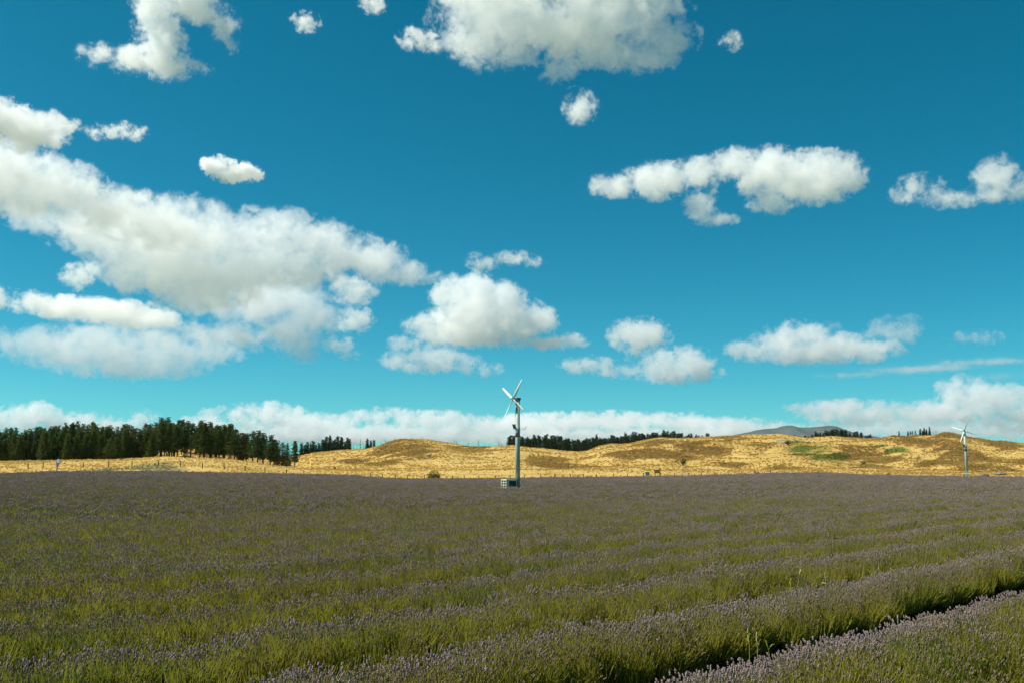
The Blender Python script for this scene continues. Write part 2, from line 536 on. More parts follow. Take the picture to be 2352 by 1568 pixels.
# ------------------------------------------------------------------ scattering
def instancer(name, pts, rots, scls, var, sources, parent=None, attrs=None, seed=0):
    """a point mesh whose points carry copies of the source meshes (for what nobody could count)"""
    me = bpy.data.meshes.new(name)
    me.from_pydata([tuple(p) for p in pts], [], [])
    a = me.attributes.new('rot', 'FLOAT_VECTOR', 'POINT'); a.data.foreach_set('vector', np.asarray(rots, np.float32).reshape(-1))
    a = me.attributes.new('scl', 'FLOAT_VECTOR', 'POINT'); a.data.foreach_set('vector', np.asarray(scls, np.float32).reshape(-1))
    a = me.attributes.new('variant', 'INT', 'POINT'); a.data.foreach_set('value', np.asarray(var, np.int32))
    for k_, v in (attrs or {}).items():
        a = me.attributes.new(k_, 'FLOAT', 'POINT'); a.data.foreach_set('value', np.asarray(v, np.float32))
    o = link(name, me, parent)
    ng = bpy.data.node_groups.get('scatter_' + sources.name)
    if ng is None:
        ng = bpy.data.node_groups.new('scatter_' + sources.name, 'GeometryNodeTree')
        ng.interface.new_socket('Geometry', in_out='INPUT', socket_type='NodeSocketGeometry')
        ng.interface.new_socket('Geometry', in_out='OUTPUT', socket_type='NodeSocketGeometry')
        N, L = ng.nodes, ng.links
        gi, go = N.new('NodeGroupInput'), N.new('NodeGroupOutput')
        ci = N.new('GeometryNodeCollectionInfo')
        ci.inputs['Collection'].default_value = sources
        ci.inputs['Separate Children'].default_value = True
        ci.inputs['Reset Children'].default_value = True
        ip = N.new('GeometryNodeInstanceOnPoints')
        ip.inputs['Pick Instance'].default_value = True
        def na(nm, ty):
            n = N.new('GeometryNodeInputNamedAttribute'); n.data_type = ty; n.inputs['Name'].default_value = nm
            return n.outputs[0]
        L.new(gi.outputs[0], ip.inputs['Points'])
        L.new(ci.outputs[0], ip.inputs['Instance'])
        L.new(na('variant', 'INT'), ip.inputs['Instance Index'])
        e2r = N.new('FunctionNodeEulerToRotation')
        L.new(na('rot', 'FLOAT_VECTOR'), e2r.inputs[0])
        L.new(e2r.outputs[0], ip.inputs['Rotation'])
        L.new(na('scl', 'FLOAT_VECTOR'), ip.inputs['Scale'])
        L.new(ip.outputs[0], go.inputs[0])
    md = o.modifiers.new('scatter', 'NODES'); md.node_group = ng
    o['kind'] = 'stuff'
    return o

def source_collection(name, meshes):
    c = bpy.data.collections.new(name)
    for i, me in enumerate(meshes):
        o = bpy.data.objects.new('%s_source_%02d' % (name, i), me)
        c.objects.link(o)
    return c

# ------------------------------------------------------------------ lavender
def lavender_mats():
    t = NT('lavender_flower')
    r = t.rnd()
    big = t.noise(t.pos(), 0.22, 3, 0.6)
    mot = t.noise(t.pos(), 9.0, 2, 0.6)
    c = t.mix(r, (0.315, 0.242, 0.262), (0.330, 0.258, 0.215))
    c = t.mix(t.math('MULTIPLY', t.ramp(big, 0.48, 0.70), 0.6), c, (0.380, 0.275, 0.170))
    c = t.mix(t.math('MULTIPLY', t.ramp(mot, 0.5, 0.8), 0.5), c, (0.43, 0.345, 0.375))
    fl = t.leaf(c, c, 0.30)
    t = NT('lavender_stem')
    r = t.rnd()
    big = t.noise(t.pos(), 0.35, 3, 0.6)
    c = t.mix(r, (0.295, 0.275, 0.036), (0.345, 0.300, 0.054))
    c = t.mix(t.math('MULTIPLY', t.ramp(big, 0.48, 0.7), 0.7), c, (0.130, 0.195, 0.032))
    tr = t.mix(0.5, c, (0.34, 0.36, 0.03))
    st = t.leaf(c, tr, 0.45)
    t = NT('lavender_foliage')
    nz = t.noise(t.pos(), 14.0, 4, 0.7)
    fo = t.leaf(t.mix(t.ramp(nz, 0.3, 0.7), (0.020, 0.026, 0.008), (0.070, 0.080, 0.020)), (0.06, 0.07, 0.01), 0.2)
    t = NT('lavender_bud')
    c = t.mix(t.rnd(), (0.235, 0.195, 0.105), (0.270, 0.205, 0.150))
    bu = t.leaf(c, c, 0.3)
    return fl, st, fo, bu
FLOWER_M, STEM_M, FOLI_M, BUD_M = lavender_mats()

def add_blade(V, Fc, MI, base, tip, w, mat, bend=None, rng=random):
    d = Vector(tip) - Vector(base)
    s = d.cross(Vector((rng.uniform(-1, 1), rng.uniform(-1, 1), rng.uniform(-.3, .3))))
    if s.length < 1e-6: s = Vector((1, 0, 0))
    s = s.normalized() * w
    mid = Vector(base) + d * 0.55 + (bend or Vector())
    i = len(V)
    V += [Vector(base) - s * 0.7, Vector(base) + s * 0.7, mid + s, mid - s, Vector(tip)]
    Fc += [(i, i + 1, i + 2, i + 3), (i + 3, i + 2, i + 4)]
    MI += [mat, mat]

def add_spike(V, Fc, MI, base, dirv, length, w, mat, rng):
    """a lavender head: two or three whorls stacked, four-sided"""
    z = dirv.normalized()
    x = z.orthogonal().normalized(); y = z.cross(x)
    rings = [(0.0, 0.25), (0.16, 1.0), (0.34, 0.55), (0.5, 1.0), (0.78, 0.7), (1.0, 0.0)]
    a0 = rng.uniform(0, 3)
    prev = None
    for (h, rr) in rings:
        c = Vector(base) + z * (length * h)
        if rr == 0.0:
            V.append(c); tipi = len(V) - 1
            for k_ in range(4):
                Fc.append((prev[k_], prev[(k_ + 1) % 4], tipi)); MI.append(mat)
            break
        ring = []
        for k_ in range(4):
            an = a0 + k_ * math.pi / 2
            V.append(c + (x * math.cos(an) + y * math.sin(an)) * (w * rr)); ring.append(len(V) - 1)
        if prev:
            for k_ in range(4):
                Fc.append((prev[k_], prev[(k_ + 1) % 4], ring[(k_ + 1) % 4], ring[k_])); MI.append(mat)
        prev = ring

def lav_tuft(seed, n, rad, flower, spike=(0.045, 0.0085), stem_w=0.0028, h=0.33, leafy=0, bud=False):
    rng = random.Random(seed)
    V, Fc, MI = [], [], []
    for i in range(n):
        an = rng.uniform(0, 6.283); rr = rad * math.sqrt(rng.random())
        bx, by = rr * math.cos(an) * 0.45, rr * math.sin(an) * 0.45
        hh = h * rng.uniform(0.72, 1.08)
        tx, ty = rr * math.cos(an) * 1.25 + rng.gauss(0, .015), rr * math.sin(an) * 1.25 + rng.gauss(0, .015)
        tip = Vector((tx, ty, hh))
        add_blade(V, Fc, MI, (bx, by, -0.05), tip, stem_w, 1, Vector((rng.gauss(0, .01), rng.gauss(0, .01), 0)), rng)
        if rng.random() < flower:
            d = (tip - Vector((bx, by, 0))).normalized() + Vector((rng.gauss(0, .12), rng.gauss(0, .12), 0))
            add_spike(V, Fc, MI, tip - d * 0.01, d, spike[0] * rng.uniform(.7, 1.25), spike[1] * rng.uniform(.8, 1.2), 0, rng)
    for i in range(leafy):
        an = rng.uniform(0, 6.283); rr = rad * math.sqrt(rng.random())
        bx, by = rr * math.cos(an) * .8, rr * math.sin(an) * .8
        add_blade(V, Fc, MI, (bx, by, -0.06), (bx * 1.5 + rng.gauss(0, .03), by * 1.5 + rng.gauss(0, .03), h * rng.uniform(.35, .8)), stem_w * 1.7, 1, None, rng)
    me = mesh_from('lavender_tuft', V, Fc, [BUD_M if bud else FLOWER_M, STEM_M])
    me.polygons.foreach_set('material_index', MI)
    return me

NEAR_F = source_collection('lavender_flowering', [lav_tuft(10 + i, 15, 0.085, 0.70, spike=(0.032, 0.0082), leafy=10) for i in range(7)])
NEAR_G = source_collection('lavender_green', [lav_tuft(40 + i, 15, 0.085, 0.45, spike=(0.028, 0.0070), leafy=18, h=0.29, stem_w=0.0034, bud=True) for i in range(7)])
FAR_F = source_collection('lavender_flowering_far', [lav_tuft(70 + i, 22, 0.20, 0.85, spike=(0.065, 0.021), stem_w=0.007, h=0.33, leafy=14) for i in range(6)])
FAR_G = source_collection('lavender_green_far', [lav_tuft(90 + i, 22, 0.20, 0.45, spike=(0.07, 0.016), stem_w=0.008, h=0.30, leafy=22, bud=True) for i in range(6)])

ROW_AZ = R(44.0)
U = np.array([math.sin(ROW_AZ), math.cos(ROW_AZ)]); Vp = np.array([math.cos(ROW_AZ), -math.sin(ROW_AZ)])
PITCH_R, V0, HALF = 2.1, -4.05, 0.81
rs = np.random.RandomState(11)
def row_v(j, u):
    """centre line of row j, a little wavy"""
    return V0 - PITCH_R * j + 0.10 * np.sin(u / 6.5 + j * 1.7) + 0.06 * np.sin(u / 2.1 + j * 2.9)
def half_w(j, u):
    return HALF * (0.90 + 0.16 * (fbm(u / 1.3 + 40 + 0 * u, j * 7.3 + 0 * u, 2) - 0.5) * 2)
def row_h(w, j, u):
    """height of the lavender across a row, w = -1 far edge .. 1 near edge"""
    top = LAV_H * (0.97 + 0.24 * (fbm(u / 0.9, j * 3.1 + w * 0.8, 2) - 0.5))
    a = np.abs(w)
    return top * (1 - np.where(w > 0, 0.80, 0.62) * np.clip(a, 0, 1.1) ** 2.2)

def clip_view(x, y, margin=4.0):
    """only where the picture, or a step beside it, could look"""
    return (y > 3.2) & (np.abs(x) < (y + margin) * 0.80 + 1.5)

ROWS_NEAR = list(range(-1, 14))
def row_names(j):
    if j == 0: return 'lavender row nearest the camera, below the dark open furrow'
    if j == -1: return 'lavender edge in the bottom corner, nearer than the row below the dark furrow'
    if j == 1: return 'lavender row directly behind the dark open furrow'
    words = ['', '', 'second', 'third', 'fourth', 'fifth', 'sixth', 'seventh', 'eighth', 'ninth', 'tenth', 'eleventh', 'twelfth', 'thirteenth']
    return '%s lavender row behind the dark open furrow, green flank under a purple crest' % words[j]

def mound(j, u0, u1, du):
    us = np.arange(u0, u1, du)
    ws = np.linspace(-1.0, 1.0, 11)
    Ug, Wg = np.meshgrid(us, ws, indexing='ij')
    hw = half_w(j, Ug)
    v = row_v(j, Ug) + np.where(Wg > 0, Wg * (0.46 if j == 1 else 0.93), Wg * 0.93) * hw
    x = Ug * U[0] + v * Vp[0]; y = Ug * U[1] + v * Vp[1]
    h = np.maximum(row_h(Wg, j, Ug) - 0.27, 0.0) * (1 - np.abs(Wg) ** 6) - 0.03
    z = ground_z(x, y) + h
    n = len(ws)
    ok = clip_view(x, y)
    V = np.stack([x, y, z], -1).reshape(-1, 3)
    Fc = [(i * n + k_, i * n + k_ + 1, (i + 1) * n + k_ + 1, (i + 1) * n + k_) for i in range(len(us) - 1) if ok[i].any() for k_ in range(n - 1)]
    used = sorted({q for f in Fc for q in f})
    mp = {q: i for i, q in enumerate(used)}
    return V[used].tolist(), [tuple(mp[q] for q in f) for f in Fc]

def scatter_row(j, dens, u0, u1):
    """points of one row: position, which tuft, scale"""
    n = int((u1 - u0) * 2 * HALF * dens)
    u = rs.uniform(u0, u1, n); w = rs.uniform(-0.97, 0.97, n)
    hw = half_w(j, u)
    if j == 1: w = np.where(w > 0.42, w - 0.5, w)          # the furrow in front of this row stays open
    if j == 0: w = np.where(w < -0.82, w + 0.5, w)
    v = row_v(j, u) + w * hw
    x = u * U[0] + v * Vp[0]; y = u * U[1] + v * Vp[1]
    return u, w, x, y

def lavender_points(u, w, x, y, j, far):
    ok = clip_view(x, y)
    u, w, x, y = u[ok], w[ok], x[ok], y[ok]
    if hasattr(j, '__len__'): j = j[ok]
    h = row_h(w, j, u)
    z = ground_z(x, y) + h - 0.33 + rs.normal(0, 0.025, len(u))
    lean = np.clip(w, -1, 1) * 0.42 * np.abs(w) ** 0.7
    rots = np.zeros((len(u), 3))
    # lean outwards across the row: rotate about the row direction
    ax = U * 1.0
    rots[:, 0] = lean * -Vp[1] + rs.normal(0, 0.24, len(u))
    rots[:, 1] = lean * Vp[0] + rs.normal(0, 0.24, len(u))
    rots[:, 2] = 0
    patch = fbm(x / 3.2 + 5, y / 3.2, 3)
    broad = fbm(x / 24 + 60, y / 24, 2)
    pf = np.interp(w, [-1.04, -0.45, -0.05, 0.4, 1.04], [0.95, 0.88, 0.30, 0.06, 0.03])
    pf = pf + (0.5 - patch) * 0.55 + (0.5 - broad) * 0.5
    flower = rs.rand(len(u)) < np.clip(pf, 0.03, 0.97)
    var = rs.randint(0, 7 if not far else 6, len(u))
    return x, y, z, rots, flower, var

def build_rows():
    for j in ROWS_NEAR:
        vj = abs(V0 - PITCH_R * j)
        u1 = min(125.0, vj / math.tan(R(5.0)) + 6) if vj > 0 else 20
        u0 = -vj * 2.2 - 4
        root = link('lavender_row', None)
        tag(root, row_names(j), 'lavender row', 'lavender rows in front of the camera')
        # near tufts, thinning out with distance
        parts = []
        u, w, x, y = scatter_row(j, 105, u0, u1)
        d = np.hypot(x, y)
        keep = rs.rand(len(d)) < np.clip((15.0 / d) ** 1.15, 0.0, 1.0)
        keep &= d < 75
        u, w, x, y, d = u[keep], w[keep], x[keep], y[keep], d[keep]
        X, Y, Z, ro, fl, va = lavender_points(u, w, x, y, j, False)
        dd = np.hypot(X, Y)
        s = np.clip((dd / 15.0) ** 0.55, 1.0, 2.3) * rs.uniform(0.85, 1.2, len(X))
        sc = np.stack([s, s, (0.8 + 0.2 * s) * rs.uniform(0.88, 1.12, len(X))], -1)
        P3 = np.stack([X, Y, Z], -1)
        for nm, msk, src in (('flowering_stems', fl, NEAR_F), ('green_stems', ~fl, NEAR_G)):
            instancer(nm, P3[msk], ro[msk], sc[msk], va[msk], src, root)
        V, Fc = mound(j, u0, u1, 0.25)
        b = link('foliage_mound', mesh_from('foliage_mound', V, Fc, [FOLI_M], True), root)

def build_far_field():
    """the rows farther off run together into one purple sheet"""
    allp = []
    j0 = ROWS_NEAR[-1] + 1
    xs, ys, us, ws, js = [], [], [], [], []
    for j in range(0, 190):
        vj = abs(V0 - PITCH_R * j)
        u0, u1 = -vj * 2.0 - 10, vj / math.tan(R(4.5)) + 10
        u1 = min(u1, 340.0); u0 = max(u0, -200)
        dmin = vj
        dens = 9.0
        n = int((u1 - u0) * 2 * HALF * dens)
        if n <= 0: continue
        u = rs.uniform(u0, u1, n); w = rs.uniform(-1.04, 1.04, n)
        hw = HALF
        v = row_v(j, u) + w * hw
        x = u * U[0] + v * Vp[0]; y = u * U[1] + v * Vp[1]
        d = np.hypot(x, y)
        if j < j0: keep = d > 75
        else: keep = d > 10
        px = px_of(x, np.maximum(y, 1))
        keep &= (y > 5) & (y < edge_Y(px) - 0.5) & clip_view(x, y)
        keep &= rs.rand(n) < np.clip((45.0 / d) ** 1.0, 0, 1)
        xs.append(x[keep]); ys.append(y[keep]); us.append(u[keep]); ws.append(w[keep]); js.append(np.full(keep.sum(), j))
    x, y, u, w, j = map(np.concatenate, (xs, ys, us, ws, js))
    X, Y, Z, ro, fl, va = lavender_points(u, w, x, y, j, True)
    dd = np.hypot(X, Y)
    s = np.clip((dd / 45.0) ** 0.5, 0.9, 2.4) * rs.uniform(0.85, 1.2, len(X))
    sc = np.stack([s, s, (0.9 + 0.12 * s) * rs.uniform(0.88, 1.12, len(X))], -1)
    # far off mostly the flowering crests show
    fl = fl | (rs.rand(len(fl)) < np.clip((dd - 60) / 130, 0, 0.65))
    P3 = np.stack([X, Y, Z], -1)
    root = link('lavender_field', None)
    tag(root, 'purple grey lavender field reaching to the fence under the golden hills', 'lavender field', kind='stuff')
    instancer('flowering_stems', P3[fl], ro[fl], sc[fl], va[fl], FAR_F, root)
    instancer('green_stems', P3[~fl], ro[~fl], sc[~fl], va[~fl], FAR_G, root)
    print('far tufts', len(X))
    # foliage body: ridged sheet under the tufts
    core = np.arange(-850, 3150, 10.0)
    V, Fc = [], []
    # fan of columns so that it follows the field edge
    azs = np.arctan((core - CX) / XF)
    Ys = np.concatenate([np.arange(20, 70, 0.55), np.arange(70, 130, 1.5), np.arange(130, 262, 4.0)])
    A, Yg = np.meshgrid(azs, Ys, indexing='ij')
    ed = edge_Y(core)[:, None]
    Yc = np.minimum(Yg, ed)
    X = Yc * np.tan(A); Yy = Yc
    v = X * Vp[0] + Yy * Vp[1]; uu = X * U[0] + Yy * U[1]
    ph = (V0 - v) / PITCH_R
    jj = np.round(ph); w = (jj - ph) * PITCH_R / HALF
    h = np.maximum(row_h(np.clip(w, -1.1, 1.1), jj, uu) - 0.27, 0) * np.clip((1.16 - np.abs(w)) / 0.25, 0, 1)
    h = np.where(Yc > 120, 0.40, h)
    h = np.where(jj < j0, np.where(np.hypot(X, Yy) > 78, h, -0.25), h)
    Z = ground_z(X, Yy) + h - 0.02
    n = len(Ys)
    V = np.stack([X, Yy, Z], -1).reshape(-1, 3)
    good = (Yg < ed + 3)
    Fc = [(i * n + k_, (i + 1) * n + k_, (i + 1) * n + k_ + 1, i * n + k_ + 1) for i in range(len(core) - 1) for k_ in range(n - 1) if good[i, k_] and good[i + 1, k_]]
    link('foliage_mound', mesh_from('field_foliage', V.tolist(), Fc, [FOLI_M], True), root)

build_rows()
build_far_field()

# ------------------------------------------------------------------ dry grass on the hills
def tussock_mat():
    t = NT('dry_tussock')
    c = grass_color(t, t.attr('brown', 'INSTANCER'), t.attr('green', 'INSTANCER'), t.attr('sage', 'INSTANCER'), t.pos())
    r = t.rnd()
    c = t.mix(t.math('MULTIPLY', r, 0.3), c, (0.62, 0.44, 0.15))
    c = t.mix(1.0, c, (1.3, 1.3, 1.3), 'MULTIPLY')
    return t.leaf(c, c, 0.55)
TUSS_M = tussock_mat()
def tussock(seed, n=16):
    rng = random.Random(seed)
    V, Fc, MI = [], [], []
    for i in range(n):
        an = rng.uniform(0, 6.283); rr = rng.uniform(0, .16)
        out = rng.uniform(.12, .5)
        add_blade(V, Fc, MI, (rr * math.cos(an), rr * math.sin(an), -.1), (out * math.cos(an), out * math.sin(an), rng.uniform(.14, .36)), rng.uniform(.05, .10), 0, Vector((0, 0, .08)), rng)
    return mesh_from('dry_tussock', V, Fc, [TUSS_M])
TUSSOCKS = source_collection('dry_tussock', [tussock(i) for i in range(6)])
def build_grass():
    n = 300000
    Y = np.sqrt(rs.uniform(228.0 ** 2, 462.0 ** 2, n))
    px = rs.uniform(-640, 3000, n)
    x = x_of(px, Y)
    ok = Y > edge_Y(px) + 1.0
    x, Y, px = x[ok], Y[ok], px[ok]
    br, gn, sg = patches(x, Y)
    lush = fbm(x / 14 + 80, Y / 9, 3)
    p = 0.12 + 0.6 * br + 0.22 * (lush > 0.52) + 0.3 * sg
    k_ = rs.rand(len(x)) < p
    x, Y, br, gn, sg = x[k_], Y[k_], br[k_], gn[k_], sg[k_]
    z = ground_z(x, Y)
    s = rs.uniform(0.55, 1.25, len(x)) * (1 + 0.5 * br) * np.where(Y < 300, 0.75, 1.0)
    ro = np.stack([rs.normal(0, .1, len(x)), rs.normal(0, .1, len(x)), rs.uniform(0, 6.28, len(x))], -1)
    sc = np.stack([s, s, s * rs.uniform(.7, 1.3, len(x))], -1)
    o = instancer('dry_grass', np.stack([x, Y, z], -1), ro, sc, rs.randint(0, 6, len(x)), TUSSOCKS, None, dict(brown=br, green=gn, sage=sg))
    tag(o, 'golden dry tussock grass covering the knoll and the hills', 'grass', kind='stuff')
    print('tussocks', len(x))
build_grass()
# ------------------------------------------------------------------ conifers
def needle_mat(name, a, b, share=0.18):
    t = NT(name)
    r = t.rnd()
    n = t.noise(t.new('ShaderNodeTexCoord').outputs['Object'], 9.0, 3, 0.6)
    c = t.mix(t.ramp(n, 0.35, 0.65), a, b)
    c = t.mix(t.math('MULTIPLY', r, 0.5), c, [x * 0.6 for x in a])
    return t.leaf(c, c, share)
NEEDLE = needle_mat('pine_needles', (0.075, 0.108, 0.030), (0.165, 0.205, 0.050), 0.35)
NEEDLE_B = needle_mat('browning_needles', (0.17, 0.125, 0.045), (0.25, 0.175, 0.065), .35)
NEEDLE_FAR = needle_mat('far_conifer_needles', (0.040, 0.066, 0.034), (0.085, 0.115, 0.050), .3)
TWIG = needle_mat('bare_twigs', (0.11, 0.095, 0.075), (0.17, 0.145, 0.11), 0.1)
BARK = plain('pine_bark', (0.070, 0.052, 0.040), 0.9, 0.1, 0.3, 6)

def tube(V, Fc, pts, rads, sides=6):
    prev = None
    for k_, (p, r_) in enumerate(zip(pts, rads)):
        p = Vector(p)
        d = Vector(pts[min(k_ + 1, len(pts) - 1)]) - Vector(pts[max(k_ - 1, 0)])
        d = d.normalized() if d.length > 1e-9 else Vector((0, 0, 1))
        x = d.orthogonal().normalized(); y = d.cross(x)
        ring = []
        for s_ in range(sides):
            an = 2 * math.pi * s_ / sides
            V.append(p + (x * math.cos(an) + y * math.sin(an)) * r_); ring.append(len(V) - 1)
        if prev:
            for s_ in range(sides):
                Fc.append((prev[s_], prev[(s_ + 1) % sides], ring[(s_ + 1) % sides], ring[s_]))
        prev = ring
    Fc.append(tuple(prev))

def conifer(seed, clear, width, clump, n_whorl, per, mat, shape=0.9, droop=0.12, sparse=0.0, dome=0.0):
    """trunk and crown of one tree, one unit tall; clear = bare share of the stem"""
    rng = random.Random(seed)
    TV, TF = [], []
    lean = (rng.gauss(0, .012), rng.gauss(0, .012))
    def stem(h): return Vector((lean[0] * h, lean[1] * h, h))
    tube(TV, TF, [stem(h) for h in (-0.03, 0.1, 0.35, 0.65, 0.96)], [0.021, 0.017, 0.013, 0.008, 0.0015], 6)
    CV, CF = [], []
    asym = [rng.uniform(0.75, 1.2) for _ in range(7)]
    for w_ in range(n_whorl):
        f = (w_ + rng.uniform(-.3, .3)) / n_whorl
        f = min(max(f, 0), 1)
        h = clear + (1 - clear) * f * 0.985
        prof_ = (1 - f) ** shape
        if dome: prof_ = prof_ * (1 - dome) + dome * math.sqrt(max(0, 1 - f * f))
        prof_ *= min(1.0, 0.55 + f * 3.0) if clear > 0.1 else 1.0
        rad = width * prof_ * rng.uniform(.72, 1.12)
        a0 = rng.uniform(0, 6.28)
        nb = max(3, int(per * (0.45 + prof_ * 0.7)))
        for b_ in range(nb):
            if rng.random() < sparse: continue
            an = a0 + b_ * 6.283 / nb + rng.uniform(-.35, .35)
            L_ = rad * rng.uniform(.65, 1.15) * asym[int(an * 7 / 6.283) % 7] + 0.01
            d = Vector((math.cos(an), math.sin(an), 0))
            rise = rng.uniform(-droop, droop * 0.5) * L_ * 3 + (0.25 * L_ if f > .7 else 0)
            base = stem(h)
            tip = base + d * L_ + Vector((0, 0, rise))
            if clear > 0.1 or sparse: tube(TV, TF, [base, base + (tip - base) * .8], [0.0035, 0.0012], 3)
            nc = max(2, int(3 + L_ / clump * 1.6))
            for c_ in range(nc):
                t_ = (0.22 + 0.8 * (c_ + rng.random()) / nc) if nc > 2 else rng.uniform(.5, 1)
                p = base + (tip - base) * t_ + Vector((rng.gauss(0, clump * .35), rng.gauss(0, clump * .35), rng.gauss(0, clump * .3)))
                s_ = clump * rng.uniform(.55, 1.15) * (1 - .25 * t_)
                # a spray: three narrow pointed leaves fanning from one point
                for q in range(3):
                    dd = (d * rng.uniform(.2, 1.0) + Vector((rng.gauss(0, .6), rng.gauss(0, .6), rng.uniform(-.25, .75)))).normalized()
                    sd = dd.cross(Vector((rng.gauss(0, 1), rng.gauss(0, 1), rng.gauss(0, 1)))).normalized()
                    i = len(CV)
                    CV.extend([p - dd * s_ * .35, p + sd * s_ * .34, p + dd * s_ * .85, p - sd * s_ * .34])
                    CF.append((i, i + 1, i + 2, i + 3))
    tm = mesh_from('trunk', TV, TF, [BARK], True)
    cm = mesh_from('crown', CV, CF, [mat])
    return tm, cm

PINE_DENSE = [conifer(100 + i, 0.05, 0.200, 0.046, 28, 8, NEEDLE, 0.75, dome=0.2) for i in range(5)]
PINE_STEM = [conifer(120 + i, 0.26, 0.19, 0.048, 22, 8, NEEDLE, 0.75, dome=0.3) for i in range(5)]
PINE_BROWN = [conifer(140 + i, 0.16, 0.18, 0.048, 20, 7, NEEDLE_B, 0.75, dome=0.35, sparse=.15) for i in range(3)]
SPRUCE = [conifer(160 + i, 0.03, 0.150, 0.085, 20, 8, NEEDLE_FAR, 0.85) for i in range(5)]
BARE = [conifer(180 + i, 0.10, 0.13, 0.035, 12, 4, TWIG, 0.8, sparse=.45) for i in range(3)]

def tree(name, variant, loc, height, label, group, wide=1.0, rz=None, cat='tree'):
    o = link(name, None, None, loc, (0, 0, trnd.uniform(0, 6.28) if rz is None else rz), (height * wide, height * wide, height))
    tag(o, label, cat, group)
    link('trunk', variant[0], o)
    link('crown', variant[1], o)
    return o
trnd = random.Random(77)

G_FOREST = 'pines of the dark plantation beside the knoll'
top_py = prof([(-300,1045),(0,1043),(60,1047),(90,1042),(140,1034),(190,1027),(235,1034),(290,1034),(330,1038),(380,1021),(400,1014),(430,1025),(460,1028),(495,1026),(530,1040),(555,1031),(575,1042),(590,1052),(630,1051),(655,1058),(680,1072),(700,1080)])
def place_forest():
    def put(px, Y, top_off, kind, label=None):
        raw = px
        px = px / K
        g = at_ground(px, Y)
        ztop = CAM_Z + float(zf(top_py(px) + top_off / K)) * Y
        hgt = max(4.5, ztop - g.z + 0.2)
        src = {'d': PINE_DENSE if trnd.random() < .65 else PINE_STEM, 's': PINE_STEM, 'b': PINE_BROWN}[kind]
        lab = {'d': 'dark green pine standing in the closed front of the plantation, foliage down to the grass',
               's': 'dark green pine with bare lower trunk at the open end of the plantation',
               'b': 'brownish thinning pine among the dark pines of the plantation'}[kind]
        if kind == 'd':
            deep = 'front edge' if Y < 330 else 'middle rows' if Y < 352 else 'back rows'
            side = 'towards the picture edge' if raw < 120 else 'behind the teardrop flag side' if raw < 240 else 'next to the knoll'
            lab = 'dark green pine in the %s of the plantation, %s' % (deep, side)
        elif kind == 's':
            lab = 'bare trunked pine %s at the open end of the plantation, %s' % ('in front' if Y < 338 else 'farther back', 'above the knoll top' if raw < 480 else 'beyond the knoll top')
        tree('pine_tree', trnd.choice(src), g, hgt, label or lab, G_FOREST if not label else None, trnd.uniform(0.9, 1.25) * min(1.25, 13.5 / hgt))
    # the closed wall of trees
    x = -170
    while x < 372:
        put(x, trnd.uniform(318, 326), trnd.uniform(8, 34), 'd')
        x += trnd.uniform(14, 24)
    x = -170
    while x < 600:
        k_ = 'b' if (310 < x < 340 or 368 < x < 384) else 'd' if x < 400 else 's'
        if not 428 < x < 480:
            put(x, trnd.uniform(338, 348), trnd.uniform(-3, 18), k_)
        x += trnd.uniform(12, 20)
    x = -160
    while x < 560:
        put(x, trnd.uniform(360, 385), trnd.uniform(-4, 16), 's' if x > 380 else 'd')
        x += trnd.uniform(9, 15)
    # the open end: trunks show against the dry grass
    for (px, Y, o_, k_) in [(392,326,10,'s'),(408,330,14,'s'),(424,336,12,'s'),(447,338,9,'s'),(486,336,-2,'s'),(497,330,4,'s'),(512,342,8,'s'),(533,330,8,'s'),(545,336,0,'s'),(558,330,2,'s'),(571,326,6,'s'),(588,330,4,'b'),(600,334,6,'s'),(616,324,1,'s'),(628,320,0,'s'),(641,324,3,'s'),(676,335,4,'b'),(688,340,3,'b')]:
        put(px, Y, o_, k_)
    put(659, 314, 0, 's', 'tall pine at the outer corner of the plantation, trunk bare near the grass')
    put(668, 322, 6, 's', 'slimmer pine tucked behind the corner pine of the plantation')
    # the pair standing apart
    g = at_ground(719 / K, 312)
    tree('pine_tree', PINE_STEM[2], g, CAM_Z + float(zf(1073 / K)) * 312 - g.z, 'lone narrow pine standing apart in the dry grass beyond the plantation', None, 1.0)
    g = at_ground(706 / K, 312)
    tree('pine_tree', BARE[1], g, CAM_Z + float(zf(1078 / K)) * 312 - g.z, 'dead bare pine pole beside the lone narrow pine', None, 0.6)
    g = at_ground(700 / K, 350)
    tree('pine_tree', PINE_DENSE[3], g, CAM_Z + float(zf(1079 / K)) * 350 - g.z, 'small dark pine in the gap behind the lone narrow pine', None, 1.0)

def row_section(px):
    return 'just past the nearest wind machine' if px < 1340 else 'over the dip between the hills' if px < 1460 else 'over the second hill' if px < 1600 else 'at its thinning outer end'

def place_far(tops, Y, label, group, src, jitter=14, wide=1.0, twin=True):
    for (px, py) in tops:
        Yj = Y + trnd.uniform(-jitter, jitter)
        g = at_ground(px / K, Yj)
        zt = CAM_Z + float(zf(py / K)) * Yj
        h = max(zt - g.z, 3.0)
        tree('conifer_tree', trnd.choice(src), g, h, label % row_section(px) if '%s' in label else label, group, wide * trnd.uniform(0.85, 1.15) * min(1.2, max(.75, 12.0 / h)))

def spread(pts, step, jit=2.0, low=6.0):
    a = np.array(pts, float)
    out, x = [], a[0, 0]
    while x < a[-1, 0]:
        out.append((x + trnd.uniform(-jit, jit), float(np.interp(x, a[:, 0], a[:, 1])) + trnd.uniform(-3, low + 2)))
        x += step * trnd.uniform(.7, 1.3)
    return out

